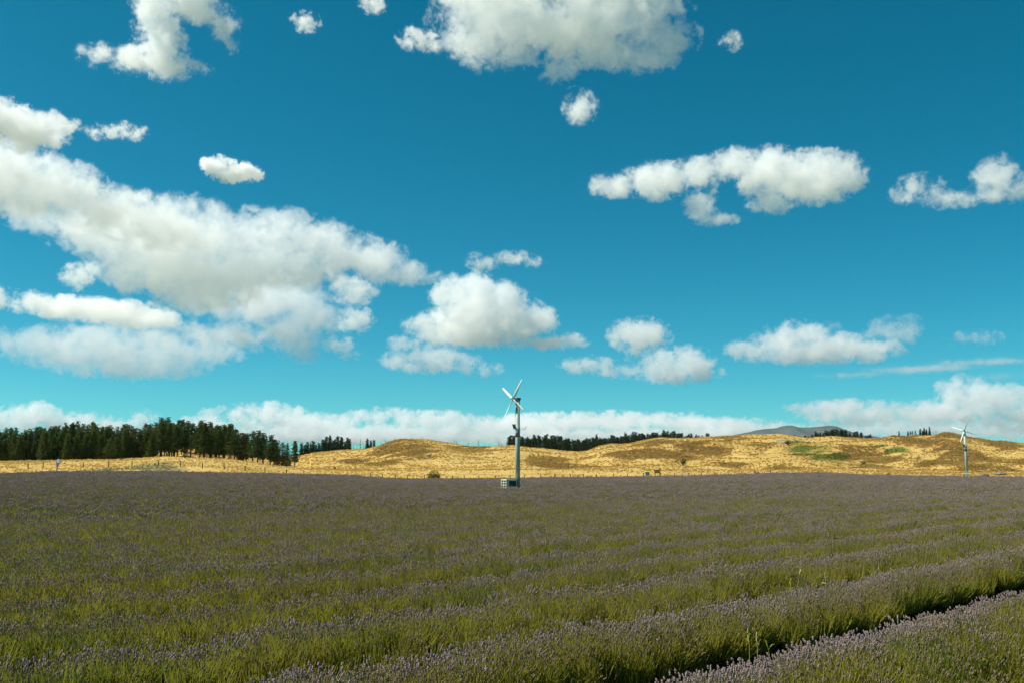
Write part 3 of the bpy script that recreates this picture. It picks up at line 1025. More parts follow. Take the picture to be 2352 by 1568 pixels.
place_forest()
place_far([(735,1080),(742,1084),(750,1077),(757,1082),(763,1075),(770,1084),(777,1080),(785,1071),(790,1074),(795,1064),(804,1063),(810,1074),(815,1071),(823,1063),(829,1072),(834,1066),(841,1076),(848,1067),(853,1070)], 520,
          'dark conifer in the short row between the plantation and the bare hill', 'conifers between plantation and bare hill', SPRUCE)
place_far([(895,1070),(904,1074),(912,1073)], 540, 'dark conifer of the cluster of three on the shoulder of the bare hill', 'three conifers on the hill shoulder', SPRUCE)
place_far([(862,1078),(870,1082),(879,1069),(886,1084),(929,1076),(940,1069),(947,1074),(963,1064),(968,1068),(990,1065),(1005,1070),(1028,1064),(1032,1066),(1060,1070),(1070,1072),(1108,1067),(1114,1071),(1143,1075),(1152,1080),(1168,1071),(1180,1083),(1193,1079),(1218,1073),(1224,1078),(1237,1072)], 540,
          'thin leafless conifer showing behind the bare hill crest', 'leafless conifers behind the bare hill', BARE)
place_far(spread([(1243,1059),(1252,1058),(1275,1066),(1300,1062),(1315,1060),(1345,1062),(1375,1066),(1410,1070),(1440,1068),(1460,1062),(1485,1063),(1510,1060),(1540,1056),(1580,1053),(1620,1052),(1660,1054),(1700,1057),(1732,1058)], 5.2), 690,
          'narrow dark conifer in the long distant row, %s', 'long distant conifer row behind the hills', SPRUCE, 30, 1.15)
place_far(spread([(1262,1068),(1440,1074),(1540,1062),(1700,1062)], 8.0), 640,
          'narrow dark conifer in the long distant row, %s', 'long distant conifer row behind the hills', SPRUCE, 20, 1.15)
place_far([(1938,1062),(1944,1061),(1950,1063),(1956,1063),(1970,1062),(1978,1064),(1986,1060),(1995,1052),(2001,1057),(2007,1055),(2014,1056),(2020,1049),(2027,1052),(2033,1048),(2039,1047),(2046,1046),(2052,1050),(2058,1047),(2064,1049),(2069,1049),(2079,1055),(2084,1061),(2091,1053),(2097,1051),(2107,1054),(2118,1063),(2124,1061),(2130,1059)], 620,
          'dark conifer of the clump standing before the far mountain', 'conifer clump before the far mountain', SPRUCE, 12, 1.15)
place_far([(2200,1059),(2222,1053),(2228,1056),(2233,1051),(2240,1052),(2252,1046),(2258,1050),(2262,1044),(2268,1047)], 470,
          'dark conifer of the small group on the ridge near the farther wind machine', 'small conifer group on the ridge', SPRUCE, 5, 1.0)
place_far([(2275,1041)], 468, 'tallest conifer of the small group on the ridge near the farther wind machine', 'small conifer group on the ridge', SPRUCE, 2, 0.8)
place_far([(2284,1052),(2291,1054)], 466, 'leafless bush tree at the end of the small ridge group', 'leafless trees at the end of the ridge group', BARE, 2, 1.5)
# ------------------------------------------------------------------ bmesh helpers
def box(bm, cx_, cy_, cz_, sx, sy, sz, rot=None):
    m = Matrix.Translation((cx_, cy_, cz_)) @ (rot or Matrix()) @ Matrix.Diagonal((sx, sy, sz, 1))
    bmesh.ops.create_cube(bm, size=1.0, matrix=m)
def cyl(bm, p0, p1, r0, r1, seg=20):
    p0, p1 = Vector(p0), Vector(p1)
    d = p1 - p0
    m = Matrix.Translation((p0 + p1) / 2) @ d.to_track_quat('Z', 'Y').to_matrix().to_4x4()
    bmesh.ops.create_cone(bm, cap_ends=True, segments=seg, radius1=r0, radius2=r1, depth=d.length, matrix=m)
def put(name, bm, mat, parent=None, bevel=0.0, smooth=False):
    if bevel: bmesh.ops.bevel(bm, geom=bm.edges[:], offset=bevel, segments=1, affect='EDGES')
    me = bpy.data.meshes.new(name)
    bm.to_mesh(me); bm.free()
    me.materials.append(mat)
    if smooth: me.polygons.foreach_set('use_smooth', [True] * len(me.polygons))
    return link(name, me, parent)

STEEL = plain('galvanised_grey_green', (0.34, 0.41, 0.37), 0.55, 0.4, 0.16, 1.2)
STEEL_D = plain('dark_sleeve', (0.27, 0.33, 0.30), 0.6, 0.4, 0.2, 2.0)
WHITE = plain('blade_white', (0.80, 0.80, 0.76), 0.45, 0.4, 0.04, 2.0)
CREAM = plain('housing_cream', (0.66, 0.63, 0.47), 0.6, 0.3, 0.15, 2.0)
DARK = plain('louvre_black', (0.020, 0.020, 0.018), 0.5, 0.4, 0.2, 6.0)
GLASSY = plain('solar_cell', (0.20, 0.23, 0.25), 0.3, 0.6, 0.1, 6.0)
RUST = plain('gearbox_grey', (0.16, 0.15, 0.13), 0.6, 0.4, 0.25, 5.0)

def blade_bm(length):
    """a tapering, twisted, rounded blade along +z"""
    bm = bmesh.new()
    secs = [(0.18, 0.10, 0.05, 60), (0.45, 0.13, 0.045, 50), (1.0, 0.14, 0.034, 36), (1.7, 0.115, 0.024, 24), (length - 0.12, 0.085, 0.016, 16), (length, 0.05, 0.010, 22)]
    prev = None
    for (h, hw, th, tw) in secs:
        a = R(tw)
        ring = []
        for k_ in range(10):
            an = 2 * math.pi * k_ / 10
            x, y = hw * math.cos(an), th * math.sin(an) * (1.3 if math.cos(an) > 0 else .8)
            ring.append(bm.verts.new((x * math.cos(a) - y * math.sin(a), x * math.sin(a) + y * math.cos(a), h)))
        if prev:
            for k_ in range(10): bm.faces.new((prev[k_], prev[(k_ + 1) % 10], ring[(k_ + 1) % 10], ring[k_]))
        else: bm.faces.new(ring[::-1])
        prev = ring
    bm.faces.new(prev)
    bmesh.ops.recalc_face_normals(bm, faces=bm.faces)
    return bm

def wind_machine(loc, label, face_az, spin, box_rot, box_off, H=10.5, cols=2):
    root = link('wind_machine', None, None, loc)
    tag(root, label, 'wind machine', 'frost fans standing in the lavender')
    bm = bmesh.new(); cyl(bm, (0, 0, -0.2), (0, 0, H), 0.275, 0.250, 28)
    tw = put('tower', bm, STEEL, root, smooth=True)
    for h in (3.4, 6.9):
        bm = bmesh.new(); cyl(bm, (0, 0, h - .04), (0, 0, h + .04), 0.285, 0.285, 28); put('flange', bm, STEEL, tw)
    bm = bmesh.new(); cyl(bm, (0, 0, 6.35), (0, 0, 7.7), 0.272, 0.270, 28); put('sleeve', bm, STEEL_D, tw, smooth=True)
    # gearbox and rotor head, turned towards face_az (0 = towards the camera)
    head = link('gearbox', None, root, (0, 0, H), (0, 0, face_az))
    bm = bmesh.new(); cyl(bm, (0, 0, 0), (0, 0, 0.10), 0.30, 0.30, 20); box(bm, 0, .02, .24, .34, .50, .28); cyl(bm, (0, 0.1, .2), (0, .46, .3), .12, .10, 12)
    bmesh.ops.bevel(bm, geom=bm.edges[:], offset=.02, segments=1, affect='EDGES')
    put('gear_casing', bm, RUST, head)
    bm = bmesh.new(); cyl(bm, (0, -.25, .27), (0, -.72, .20), .075, .07, 14); put('shaft', bm, RUST, head, smooth=True)
    tilt = Matrix.Rotation(R(-6), 4, 'X')
    hub_m = Matrix.Translation((0, -.70, .205)) @ tilt
    bm = bmesh.new(); cyl(bm, (0, .08, 0), (0, -.10, 0), .19, .16, 16); bmesh.ops.transform(bm, matrix=hub_m, verts=bm.verts)
    put('hub', bm, RUST, head)
    for k_ in range(4):
        bm = blade_bm(2.55)
        bmesh.ops.transform(bm, matrix=hub_m @ Matrix.Rotation(spin + k_ * math.pi / 2, 4, 'Y'), verts=bm.verts)
        put('blade', bm, WHITE, root, smooth=True)
    for o in [o for o in COL.objects if o.parent == root and o.name.startswith('blade')]:
        o.location = (0, 0, H); o.rotation_euler = (0, 0, face_az)
    # solar panel on a bracket, anemometer arm on the other side
    sp = link('solar_panel', None, root, (-.38, -.22, 7.55), (0, 0, R(-35)))
    bm = bmesh.new(); box(bm, 0, 0, 0, .44, .04, .66, Matrix.Rotation(R(28), 4, 'X')); put('panel_frame', bm, WHITE, sp, .006)
    bm = bmesh.new(); box(bm, 0, -.026, .0, .37, .02, .58, Matrix.Rotation(R(28), 4, 'X')); bmesh.ops.translate(bm, vec=(0, -.006, -.01), verts=bm.verts); put('panel_cells', bm, GLASSY, sp)
    bm = bmesh.new(); cyl(bm, (0, .0, 0), (.20, .26, -.12), .025, .025, 8); put('bracket', bm, STEEL, sp)
    bm = bmesh.new(); cyl(bm, (.2, 0, 7.28), (.95, -.05, 7.30), .022, .018, 8); cyl(bm, (.95, -.05, 7.15), (.95, -.05, 7.48), .015, .015, 8); cyl(bm, (.55, -.03, 7.30), (.55, -.03, 7.48), .013, .013, 8)
    box(bm, .95, -.05, 7.50, .20, .035, .05); box(bm, .72, -.04, 7.22, .10, .06, .10)
    put('sensor_arm', bm, STEEL_D, root)
    # engine housing at the foot
    hs = link('engine_housing', None, root, box_off, (0, 0, box_rot))
    W_, D_, H_ = 1.36, 1.25, 1.62
    bm = bmesh.new(); box(bm, 0, 0, H_ / 2 - .1, W_ - .04, D_ - .04, H_ - .1); put('casing', bm, CREAM, hs, .01)
    bm = bmesh.new(); box(bm, 0, 0, H_ - .08, W_ + .06, D_ + .06, .06); put('lid', bm, CREAM, hs, .01)
    # the end with louvre openings between cream bars
    x_ = -W_ / 2
    fr = bmesh.new()
    for i in range(cols + 1): box(fr, x_ - .02, -D_ / 2 + D_ * i / cols, H_ / 2, .07, .09, H_ - .12)
    for i in range(6): box(fr, x_ - .018, 0, .06 + (H_ - .2) * i / 5, .06, D_ - .01, .075)
    gr = put('grille_frame', fr, CREAM, hs)
    for i in range(cols):
        for k_ in range(5):
            bm = bmesh.new()
            box(bm, x_ + .0, -D_ / 2 + D_ * (i + .5) / cols, .06 + (H_ - .2) * (k_ + .5) / 5, .05, D_ / cols - .10, (H_ - .2) / 5 - .085)
            put('opening', bm, DARK, gr)
    # service window on the long side
    bm = bmesh.new(); box(bm, .10, -D_ / 2 + .0, H_ * .66, .86, .05, .62); dp = put('vent_panel', bm, DARK, hs)
    for k_ in range(4):
        bm = bmesh.new(); box(bm, .10, -D_ / 2 - .03, H_ * .66 - .22 + k_ * .15, .86, .03, .022, Matrix.Rotation(R(25), 4, 'X')); put('slat', bm, RUST, dp)
    return root

def ground_pt(px, py, guess=None, tops=0.0):
    """the terrain point seen at a sheet position (first hit going outwards)"""
    s = float(zf(py))
    for Y in np.arange(20, 480, 0.5):
        x = x_of(px, Y)
        if gz(x, Y) + tops >= CAM_Z + s * Y: return Vector((x, Y, gz(x, Y)))
    return at_ground(px, guess or 300)

g = at_ground(1264 / K, 115.0)
wind_machine(g, 'tall white four bladed wind machine standing in mid field, louvred housing at its foot', R(-52), R(33), R(27), (-.95, -.55, 0))
g = at_ground(2361 / K, 216.0)
wind_machine(g, 'farther wind machine below the golden ridge near the picture edge', R(-30), R(20), R(62), (-.55, -.75, 0))

# ------------------------------------------------------------------ fences
POST = plain('weathered_post', (0.085, 0.062, 0.040), 0.9, 0.1, 0.3, 8)
WIRE = plain('fence_wire', (0.20, 0.19, 0.17), 0.5, 0.5, 0.1, 8)
def fence(label, pxs, Yf, h, wires, thick=0.07, thin=None):
    root = link('wire_fence', None, None, at_ground(pxs[0] / K, Yf(pxs[0])))
    tag(root, label, 'fence')
    o0 = root.location
    rr = random.Random(len(pxs))
    tops = []
    for i, p_ in enumerate(pxs):
        Y = Yf(p_)
        q = at_ground(p_ / K, Y)
        big = thin is None or i % thin == 0
        hh = h * (1.0 if big else .8) * rr.uniform(.92, 1.08)
        bm = bmesh.new()
        r_ = thick * (1.0 if big else .6)
        cyl(bm, (0, 0, -.3), (rr.gauss(0, .04), rr.gauss(0, .04), hh), r_, r_ * .9, 8)
        o = put('post', bm, POST, root); o.location = q - o0
        tops.append(q - o0)
    V, Fc = [], []
    for k_ in range(wires):
        z = h * (.95 - .24 * k_)
        tube(V, Fc, [t_ + Vector((0, -.07, z)) for t_ in tops], [.012] * len(tops), 4)
    link('wire', mesh_from('wire', V, Fc, [WIRE]), root)
fence('post and wire fence crossing the grassy knoll below the plantation', [-90, -10, 68, 104, 139, 202, 264, 321, 386, 440, 494, 547, 598, 647, 700],
      lambda p_: 268.0 - abs(p_ - 380) * .02, 1.5, 3, .12)
def near_edge(p_): return float(edge_Y(p_ / K)) + 2.5
_xs, _x = [], 905.0
_fr = random.Random(4)
while _x < 1900:
    _xs.append(_x); _x += _fr.uniform(13, 22)
fence('long low post and wire fence along the far edge of the lavender field', _xs, near_edge, 1.6, 3, .11, thin=2)

# ------------------------------------------------------------------ signs and markers by the fence
SIGN_G = plain('sign_grey', (0.28, 0.29, 0.29), 0.5, 0.3, 0.1, 3)
SIGN_T = plain('sign_tan', (0.42, 0.26, 0.07), 0.6, 0.3, 0.1, 3)
def board(name, label, px, wide, low, high, face, frame, legs, cat):
    Y = near_edge(px) - 3.5
    root = link(name, None, None, at_ground(px / K, Y)); tag(root, label, cat)
    bm = bmesh.new(); box(bm, 0, 0, (low + high) / 2, wide, .04, high - low); put('sign_panel', bm, face, root, .006)
    for lx in legs:
        bm = bmesh.new(); box(bm, lx * wide, .055, high / 2 - .2, .12, .06, high + .42); put('leg', bm, frame, root)
board('sign_board', 'grey sign board with white side posts by the far fence', 1581, 0.95, .95, 1.95, SIGN_G, WHITE, (-.53, .53), 'sign')
board('sign_board', 'tan sign board on brown legs by the far fence', 1605, 1.60, 1.55, 2.45, SIGN_T, POST, (-.35, .35), 'sign')
bm = bmesh.new()
cyl(bm, (0, 0, -.2), (0, 0, 1.75), .05, .05, 10); cyl(bm, (0, 0, 1.75), (0, 0, 1.80), .05, .02, 10)
o = put('marker_stake', bm, WHITE); o.location = at_ground(1676 / K, 205)
tag(o, 'thin white stake standing in the lavender near the sign boards', 'stake')

# teardrop flag at the field corner
def flag():
    loc = at_ground(137 / K, 222)
    root = link('teardrop_flag', None, None, loc, (0, 0, R(-38)), (2.0, 1.6, 1.08)); tag(root, 'white and pink teardrop flag on a pole before the dark plantation', 'flag')
    bm = bmesh.new()
    pole = [(0, 0, -.2), (0, 0, 1.2), (-.08, 0, 2.1), (-.10, 0, 2.7), (.05, 0, 3.12), (.42, 0, 3.26), (.80, 0, 3.05), (1.02, 0, 2.62)]
    V, Fc = [], []; tube(V, Fc, pole, [.03, .03, .026, .022, .02, .016, .014, .012], 8)
    bm.free()
    link('pole', mesh_from('pole', V, Fc, [WHITE], True), root)
    # cloth: outer edge follows the pole, the free edge runs down to a point; slightly bellied
    left = [(0.0, .75), (-.02, 1.2), (-.09, 2.0), (-.11, 2.6), (.03, 3.08), (.40, 3.21)]
    right = [(.04, .76), (.16, 1.2), (.42, 1.9), (.66, 2.35), (.98, 2.60), (.78, 3.02)]
    def cloth(i0, i1, name, mat):
        b2 = bmesh.new()
        rows = []
        for (a, b_) in list(zip(left, right))[i0:i1]:
            r_ = []
            for k_ in range(7):
                t_ = k_ / 6
                x = a[0] + (b_[0] - a[0]) * t_; z = a[1] + (b_[1] - a[1]) * t_
                r_.append(b2.verts.new((x, -.16 * math.sin(t_ * math.pi) * min(1, abs(b_[0] - a[0])) + .03 * math.sin(z * 7 + x * 4), z)))
            rows.append(r_)
        for i in range(len(rows) - 1):
            for k_ in range(6): b2.faces.new((rows[i][k_], rows[i][k_ + 1], rows[i + 1][k_ + 1], rows[i + 1][k_]))
        r2 = bmesh.ops.solidify(b2, geom=b2.faces[:], thickness=.008)
        return put(name, b2, mat, root, smooth=True)
    t = NT('flag_white'); FW = t.leaf((.80, .82, .78), (.7, .72, .68), .35)
    t = NT('flag_pink'); FP = t.leaf((.48, .33, .36), (.42, .28, .30), .35)
    cloth(3, 6, 'white_cloth', FW)
    cloth(0, 4, 'pink_cloth', FP)
flag()

# ------------------------------------------------------------------ bushes, rocks, weeds
def bush_mat(name, a, b):
    t = NT(name)
    n = t.noise(t.pos(), 2.5, 3, .6)
    c = t.mix(t.ramp(n, .35, .65), a, b)
    return t.leaf(c, c, .3)
B_GREEN = bush_mat('bush_green', (0.13, 0.135, 0.018), (0.27, 0.235, 0.032))
B_DARK = bush_mat('bush_dark', (0.040, 0.045, 0.016), (0.075, 0.070, 0.025))
def bush(label, px, Y, w, h, mat, n=420, seed=0, zoff=0):
    rng = random.Random(seed)
    p = at_ground(px / K, Y)
    root = link('bush', None, None, p); tag(root, label, 'bush')
    V, Fc, MI = [], [], []
    tV, tF = [], []
    for i in range(7):
        an = rng.uniform(0, 6.28)
        tip = (w * .35 * math.cos(an), w * .35 * math.sin(an), h * rng.uniform(.5, .8))
        tube(tV, tF, [(0, 0, -.1), (tip[0] * .4, tip[1] * .4, tip[2] * .5), tip], [.05 * h / 2, .035 * h / 2, .012], 5)
    link('stem', mesh_from('stem', tV, tF, [BARK]), root)
    lob = [(rng.uniform(-.28, .28) * w, rng.uniform(-.25, .25) * w, h * rng.uniform(.3, .66), rng.uniform(.26, .4)) for _ in range(7)]
    for i in range(n):
        c = lob[i % 7]
        v = Vector((rng.gauss(0, 1), rng.gauss(0, 1), rng.gauss(0, 1))).normalized() * rng.uniform(.55, 1.05)
        q = Vector((c[0] + v.x * c[3] * w, c[1] + v.y * c[3] * w, max(.03, c[2] + v.z * c[3] * h)))
        s_ = rng.uniform(.07, .15) * (w + h) / 4
        d = (v + Vector((rng.gauss(0, .6), rng.gauss(0, .6), rng.gauss(0.2, .6)))).normalized()
        sd = d.cross(Vector((rng.gauss(0, 1), rng.gauss(0, 1), rng.gauss(0, 1)))).normalized()
        k_ = len(V)
        V += [q - d * s_, q + sd * s_ * .6, q + d * s_, q - sd * s_ * .6]; Fc.append((k_, k_ + 1, k_ + 2, k_ + 3))
    link('foliage', mesh_from('foliage', V, Fc, [mat]), root)
bush('round yellow green bush at the fence below the bare hill', 1060, float(edge_Y(1060 / K)) + 4, 3.4, 2.9, B_GREEN, 900, 1)
bush('small olive bush by the fence beyond the sign boards', 1691, float(edge_Y(1691 / K)) + 4, 1.7, 1.1, B_GREEN, 300, 2)
bush('small dark bush alone on the bright lower slope of the bare hill', 816, 318, 1.4, 1.0, B_DARK, 260, 3)
bush('tiny dark bush on top of the grassy knoll', 450, 292, 1.3, 1.5, B_DARK, 220, 4)
bush('tiny bush on the knoll to the plantation side of the larger knoll bush', 295, 288, 1.6, 1.0, B_DARK, 200, 5)
bush('grey green bush at the foot of the hills beyond the tan sign', 1668, 322, 2.4, 2.6, B_DARK, 380, 6)
bush('dark bush at the foot of the golden slope before the farther wind machine', 2171, 262, 1.6, 1.3, B_DARK, 260, 7)
bush('low dark scrub at the field edge under the fresh green patch', 1850, 270, 2.4, 1.3, B_DARK, 300, 8)
bush('low wide scrub at the field edge between the dark bush and the rocks', 2205, 263, 2.2, 1.0, B_DARK, 260, 9)
bush('dark bush below the boulder on the fresh green hillside', 1925, seen_depth(1925, 1086), 2.2, 1.8, B_DARK, 300, 10)
bush('lone dark bush high on the slope below the conifer clump', 2108, seen_depth(2108, 1136), 2.2, 1.5, B_DARK, 260, 11)

t = NT('lichen_rock')
_n = t.noise(t.new('ShaderNodeTexCoord').outputs['Object'], 3.0, 8, .65)
ROCK = t.surface(t.mix(t.ramp(_n, .35, .65), (0.09, 0.085, 0.07), (0.26, 0.24, 0.19)), .95, .1, t.bump(_n, .7, .1))
t = NT('pale_rock')
_n = t.noise(t.new('ShaderNodeTexCoord').outputs['Object'], 3.0, 8, .65)
ROCK_P = t.surface(t.mix(t.ramp(_n, .35, .65), (0.34, 0.25, 0.15), (0.48, 0.38, 0.26)), .95, .1, t.bump(_n, .7, .1))
def rock(label, px, Y, sx, sy, sz, seed, mat=None, rz=0.0):
    bm = bmesh.new()
    bmesh.ops.create_icosphere(bm, subdivisions=3, radius=1.0)
    rng = random.Random(seed)
    off = [rng.uniform(0, 50) for _ in range(3)]
    from mathutils import noise as mn
    planes = [(Vector((rng.gauss(0, 1), rng.gauss(0, 1), rng.gauss(0, .7))).normalized(), rng.uniform(.55, .85)) for _ in range(9)]
    for v in bm.verts:
        for (nrm, dd) in planes:
            e = v.co.dot(nrm) - dd
            if e > 0: v.co -= nrm * e
        v.co *= 1 + .12 * mn.noise(v.co * 2.2 + Vector(off))
        v.co = Vector((v.co.x * sx, v.co.y * sy, v.co.z * sz + sz * .35))
    o = put('boulder', bm, mat or ROCK)
    o.location = at_ground(px / K, Y); o.rotation_euler = (0, 0, rz)
    tag(o, label, 'boulder')
rock('grey slanting boulder just beyond the farther wind machine', 2400, 275, 1.9, 1.2, 1.0, 1, rz=.2)
rock('flat dark boulder farthest along towards the picture edge', 2442, 290, 2.0, 1.2, .8, 2)
rock('pale low rock in the grass before the farther wind machine', 2325, 272, 1.2, .9, .6, 3)
rock('pale slab of rock above the fresh green hillside', 1912, seen_depth(1912, 1080), 3.0, 1.6, 1.0, 4, ROCK_P)
rock('dark rock outcrop on the ridge beside the small conifer group', 2238, 441, 2.6, 1.6, 1.0, 5)
rock('small white stone at the field edge by the grey green scrub', 278, 232, .55, .4, .35, 6, ROCK_P)
rock('pair of rocks seen as one on the bare hillside slope', 1045, seen_depth(1045, 1112), 1.3, .9, .6, 7, ROCK_P)

# tall pale weeds that stick out of the near rows
t = NT('weed_yellow')
WEED = t.leaf((0.50, 0.50, 0.09), (0.62, 0.62, 0.08), .4)
t = NT('weed_straw')
STRAW = t.leaf((0.62, 0.56, 0.34), (0.5, 0.45, 0.25), .35)
def weed(label, px, py, h, mat, leaves, seed):
    s = float(zf(py / K)); px = px / K
    Y = (LAV_H + .12 - CAM_Z) / s
    p = Vector((x_of(px, Y) * 1.0, Y, gz(x_of(px, Y), Y) + LAV_H - .25))
    # keep to the true column: depth scale differs this far below the horizon
    r_ = ray(px, py / K); p.x = r_.x / r_.y * Y
    root = link('weed', None, None, p + Vector((0, 0, .04)), None, (.6, .6, .6)); tag(root, label, 'weed')
    rng = random.Random(seed)
    V, Fc = [], []
    tip = Vector((rng.gauss(0, .05), rng.gauss(0, .05), h + .25))
    tube(V, Fc, [(0, 0, -.1), tip * .5 + Vector((.01, 0, 0)), tip], [.004, .004, .002], 5)
    link('stalk', mesh_from('stalk', V, Fc, [mat]), root)
    for i in range(leaves):
        V, Fc, MI = [], [], []
        b = tip * rng.uniform(.45, .9)
        an = rng.uniform(0, 6.28)
        add_blade(V, Fc, MI, b, b + Vector((.10 * math.cos(an), .10 * math.sin(an), rng.uniform(-.02, .12))), .011, 0, Vector((0, 0, .025)), rng)
        link('leaf', mesh_from('leaf', V, Fc, [mat]), root)
    V, Fc, MI = [], [], []
    add_spike(V, Fc, MI, tip - Vector((0, 0, .02)), Vector((rng.gauss(0, .2), 0, 1)), .09, .011, 0, rng)
    link('seed_head', mesh_from('seed_head', V, Fc, [mat]), root)
weed('bright yellow leafy weed in the green flank of the second row', 1925, 1405, .20, WEED, 5, 1)
weed('tall straw coloured stalk just behind the bright yellow weed', 1944, 1368, .26, STRAW, 2, 2)
weed('short yellow weed in the row behind the dark furrow', 1827, 1513, .12, WEED, 3, 3)
weed('pale little weed beside the short yellow weed', 1846, 1518, .10, STRAW, 2, 4)
weed('lone yellow leaf stalk lowest above the dark furrow', 1880, 1538, .12, WEED, 2, 5)
weed('yellow green forked weed on the crest before the tall straw stalk', 1806, 1372, .16, WEED, 3, 6)
weed('slanting pale stalk on the crest beyond the bright yellow weed', 2015, 1383, .12, STRAW, 2, 7)
weed('thin straw stalk standing above the row crest near the picture edge', 2287, 1325, .24, STRAW, 1, 8)
weed('straw stalk on the farther crest by the yellow patch', 2150, 1372, .14, STRAW, 2, 9)
weed('pale stalk among the far purple crests on the plantation side', 331, 1363, .22, STRAW, 2, 10)
weed('small yellow weed on the farther crest on the plantation side', 283, 1341, .18, WEED, 2, 11)
build_haze()
G_HIGH = 'scattered small clouds high in the blue sky'
G_BIG = 'pieces of the great cloud mass on one side of the sky'
G_LOW = 'low cumulus clouds above the horizon'
G_BANK = 'hazy cloud bank along the horizon'
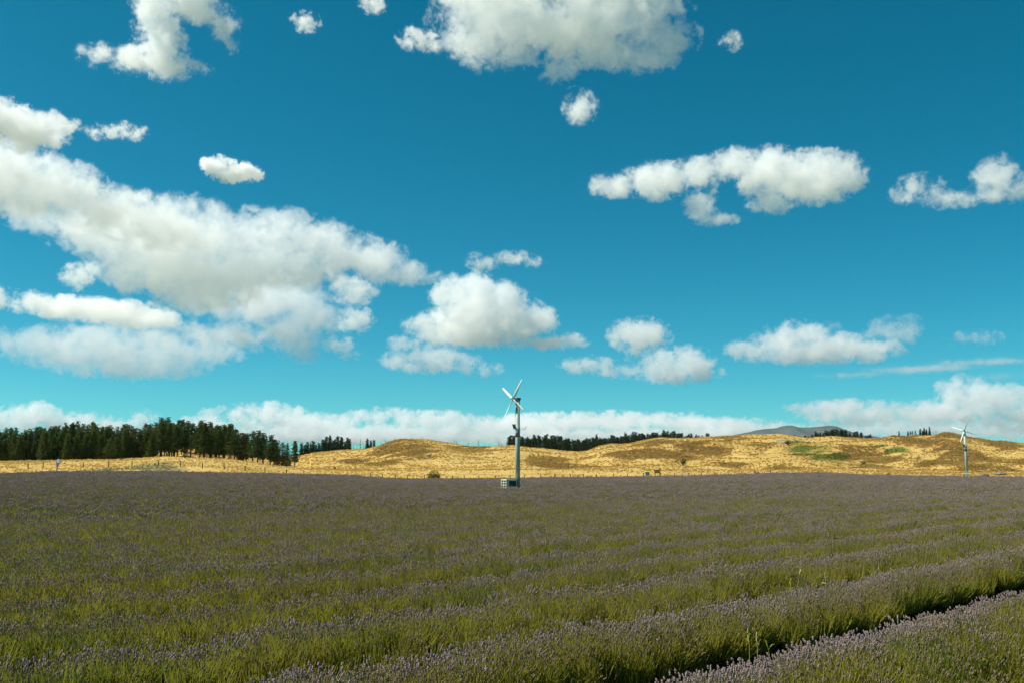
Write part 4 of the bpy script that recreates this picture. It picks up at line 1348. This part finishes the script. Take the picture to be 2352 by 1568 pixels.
CLOUDS = [
 # label, blobs, options
 ('ragged white cloud with torn wisps high above the pine forest',
  [(372,146,58,34),(305,150,56,24),(240,146,46,20),(368,108,52,40),(358,60,50,44),(340,20,46,34),(430,8,80,30),(505,35,34,36),(522,78,20,22),(440,146,36,13),(400,-40,90,44)],
  dict(tau=4, amp=1.05, wave=48, soft=0.4, group=G_HIGH)),
 ('rounded white cloud cut by the picture edge, above the grey end of the great cloud',
  [(34,285,95,45),(85,268,40,30),(-50,275,100,52),(60,305,60,24)], dict(tau=6, group=G_HIGH)),
 ('thin broken strip of cloud beside the rounded cloud at the picture edge',
  [(291,294,34,15),(228,302,32,13),(171,297,22,10)], dict(tau=3.2, amp=1.2, wave=40, soft=0.5, vox=2.5, group=G_HIGH)),
 ('small lone white cloud floating above the great cloud',
  [(535,397,52,20),(501,383,30,18),(565,395,28,16)], dict(tau=8, wave=45, vox=2.5, group=G_HIGH)),
 ('grey shoulder of the great cloud running off the picture edge',
  [(-110,420,140,80),(0,408,130,66),(114,430,110,56),(239,470,120,48),(353,505,110,45),(60,470,120,30)], dict(tau=6, wave=60, amp=.85, alt=1500, group=G_BIG)),
 ('broad bright body of the great cloud with a grey belly',
  [(399,570,170,95),(290,545,150,58),(114,530,78,28),(456,650,150,62),(319,615,90,50),(570,545,140,62),(712,548,120,56),(826,580,105,44),(935,603,75,24),(655,610,170,52),(640,500,80,32)],
  dict(tau=6, wave=70, amp=.85, group=G_BIG)),
 ('ragged white trailing part under the belly of the great cloud',
  [(580,700,150,46),(690,712,80,66),(500,775,140,30),(655,765,90,34),(620,680,120,40),(690,806,44,20)], dict(tau=5.5, amp=1.2, soft=0.4, group=G_BIG)),
 ('long narrow cloud strip between the great cloud and the lowest cloud',
  [(57,698,85,22),(200,709,140,22),(319,716,90,20),(-50,690,90,26)], dict(tau=5, amp=1.15, group=G_BIG)),
 ('flat bottomed elongated cloud, lowest piece of the great cloud mass',
  [(85,798,95,34),(228,798,150,46),(350,810,130,46),(256,836,130,28),(460,800,90,26),(160,815,110,36)], dict(tau=5, group=G_BIG)),
 ('small puff in the blue notch under the great cloud',
  [(177,636,34,28),(205,620,16,18)], dict(tau=4, wave=36, vox=2.5, amp=1.2, group=G_BIG)),
 ('upper of two small puffs off the trailing end of the great cloud',
  [(815,667,46,30),(790,655,24,20)], dict(tau=4, wave=40, vox=2.5, group=G_BIG)),
 ('lower of two small puffs off the trailing end of the great cloud',
  [(815,735,38,26),(800,725,22,20)], dict(tau=5, wave=36, vox=2.5, group=G_BIG)),
 ('tiny faint puff close under the two small puffs',
  [(781,792,30,15),(805,815,20,9)], dict(tau=2.6, wave=30, vox=2.5, amp=1.2, group=G_BIG)),
 ('large bright cloud filling the middle of the top picture edge',
  [(1065,50,75,80),(1150,30,140,100),(1300,55,180,80),(1440,40,130,78),(1530,90,68,52),(1280,-60,230,110),(1200,130,75,34),(1290,165,45,30),(1470,140,80,30),(1390,125,90,30)],
  dict(tau=3.4, wave=85, alt=1250, depth=.4, group=G_HIGH)),
 ('small torn wisp off the side of the large top cloud',
  [(955,90,36,20),(980,100,26,15)], dict(tau=2.6, wave=36, vox=2.5, amp=1.2, soft=.45, group=G_HIGH)),
 ('larger torn wisp between the great cloud and the heaped cumulus',
  [(1112,606,32,13),(1088,594,18,10)], dict(tau=1.8, wave=26, vox=2.4, amp=1.1, soft=.4, group=G_HIGH)),
 ('thin wisp trailing beside the larger torn wisp above the heaped cumulus',
  [(1186,593,38,13),(1230,605,20,8)], dict(tau=2.2, wave=28, vox=2.4, amp=1.2, soft=.4, group=G_HIGH)),
 ('small round puff below the large top cloud',
  [(1333,246,36,32),(1345,240,20,20)], dict(tau=3.6, wave=36, vox=2.5, amp=1.15, soft=.4, group=G_HIGH)),
 ('faint speck of cloud high on the deep blue side',
  [(1677,95,22,18)], dict(tau=2.2, wave=28, vox=2.2, amp=1.2, soft=.22, group=G_HIGH)),
 ('faint wisp at the top picture edge between two larger clouds',
  [(855,8,26,18)], dict(tau=2.4, wave=30, vox=2.2, amp=1.2, soft=.22, group=G_HIGH)),
 ('faint torn wisp near the ragged white cloud',
  [(702,50,26,16)], dict(tau=2.2, wave=30, vox=2.2, amp=1.2, soft=.22, group=G_HIGH)),
 ('arched white cloud with two hanging lobes in mid sky',
  [(1415,412,55,28),(1518,405,82,40),(1598,393,60,40),(1614,468,36,40),(1652,506,36,12),(1690,376,55,32),(1760,403,76,50),(1860,420,104,52),(1925,415,52,44),(1764,474,44,22)],
  dict(tau=5, wave=50, amp=.8, group=G_HIGH)),
 ('thin saddle shaped cloud with two humps near the picture edge',
  [(2122,425,58,30),(2195,455,60,16),(2287,420,48,42),(2322,452,34,24),(2270,455,50,18)], dict(tau=3.2, wave=50, amp=1.15, soft=.4, group=G_HIGH)),
 ('heaped white cumulus standing above the nearest wind machine',
  [(1044,675,55,46),(1098,662,50,40),(1100,718,105,62),(1158,690,48,44),(1225,740,52,36),(979,749,50,24),(1089,762,130,30),(1250,786,75,15),(1304,783,40,14),(1180,738,75,48)],
  dict(tau=9, wave=44, amp=.7, soft=.1, group=G_LOW)),
 ('low lumpy cloud just under the heaped white cumulus',
  [(968,820,38,24),(913,826,36,20),(1018,822,42,24),(1067,834,36,20),(1117,846,30,14),(924,792,28,18),(1000,840,90,14)], dict(tau=5, wave=36, vox=2.5, group=G_LOW)),
 ('round topped puff above the lens shaped low cloud',
  [(1470,770,62,36),(1435,778,36,24),(1500,780,34,24),(1465,802,28,16)], dict(tau=6, wave=40, vox=2.5, group=G_LOW)),
 ('lens shaped low cloud with a thin tail, beneath the round topped puff',
  [(1350,838,58,17),(1440,850,70,14),(1545,842,92,34),(1570,832,60,32),(1600,855,50,14),(1500,858,60,12)], dict(tau=7, wave=48, vox=2.5, group=G_LOW)),
 ('long humped low cloud over the far mountain side of the sky',
  [(1720,797,48,22),(1795,786,75,36),(1835,768,58,30),(1900,802,95,28),(1985,808,65,22),(1850,805,120,24)], dict(tau=7, wave=48, vox=2.5, group=G_LOW)),
 ('greyish puff behind the end of the long humped cloud',
  [(2050,768,56,32),(2085,758,26,26),(2020,760,26,22),(1905,752,34,16)], dict(tau=3.6, wave=42, vox=2.5, soft=.4, alt=1500, group=G_LOW)),
 ('pair of faint small puffs above the thin streak',
  [(2212,777,32,13),(2258,776,30,15)], dict(tau=2.8, wave=30, vox=2.5, soft=.4, group=G_LOW)),
 ('thin smooth streak of high cloud reaching the picture edge',
  [(1990,851,100,7),(2120,843,140,10),(2300,833,150,8),(2420,832,120,8)], dict(tau=2.6, wave=60, amp=.35, soft=.4, vox=2.5, dist=14000, group=G_BANK)),
 ('faint second streak of cloud below the thin smooth streak',
  [(2290,862,110,11),(2400,858,80,10)], dict(tau=1.4, wave=60, amp=.4, soft=.5, vox=2.5, dist=14000, group=G_BANK)),
 ('piled cloud at the horizon behind the farther wind machine',
  [(2217,896,54,28),(2276,925,105,36),(2001,950,115,20),(1960,928,105,13),(2151,948,120,22),(2350,955,120,32)], dict(tau=12, wave=42, amp=1.5, soft=.25, dist=21000, group=G_BANK)),
 ('low white cloud band behind the far grey mountain',
  [(1900,990,200,14),(2100,985,200,16),(2320,990,180,18),(1750,985,120,14)], dict(tau=8, wave=42, amp=1.3, soft=.3, dist=26000, group=G_BANK)),
 ('cloud bank over the golden hills between wind machine and mountain',
  [(1250,972,150,19),(1400,966,160,18),(1570,974,150,12),(1450,1002,330,14),(1650,992,150,10)], dict(tau=13, wave=42, amp=1.6, soft=.25, dist=24000, group=G_BANK)),
 ('lumpy cloud bank behind the pine forest and the bare hill',
  [(600,956,90,24),(510,980,70,17),(720,974,110,21),(880,957,70,18),(1000,966,100,19),(850,998,330,15),(1110,982,100,15)], dict(tau=13, wave=42, amp=1.6, soft=.25, dist=23000, group=G_BANK)),
 ('rounded horizon cloud behind the pines at the picture edge',
  [(72,958,64,32),(150,968,90,22),(-10,968,80,28)], dict(tau=14, wave=36, soft=.2, vox=2.5, dist=20000, group=G_BANK)),
 ('small cloud stub peeping over the pine tops',
  [(325,965,34,24),(250,985,70,14)], dict(tau=12, wave=34, soft=.25, vox=2.5, dist=22000, group=G_BANK)),
]
for i_, (lab_, bl_, op_) in enumerate(CLOUDS):
    cloud(lab_, bl_, seed=i_ + 1, **op_)
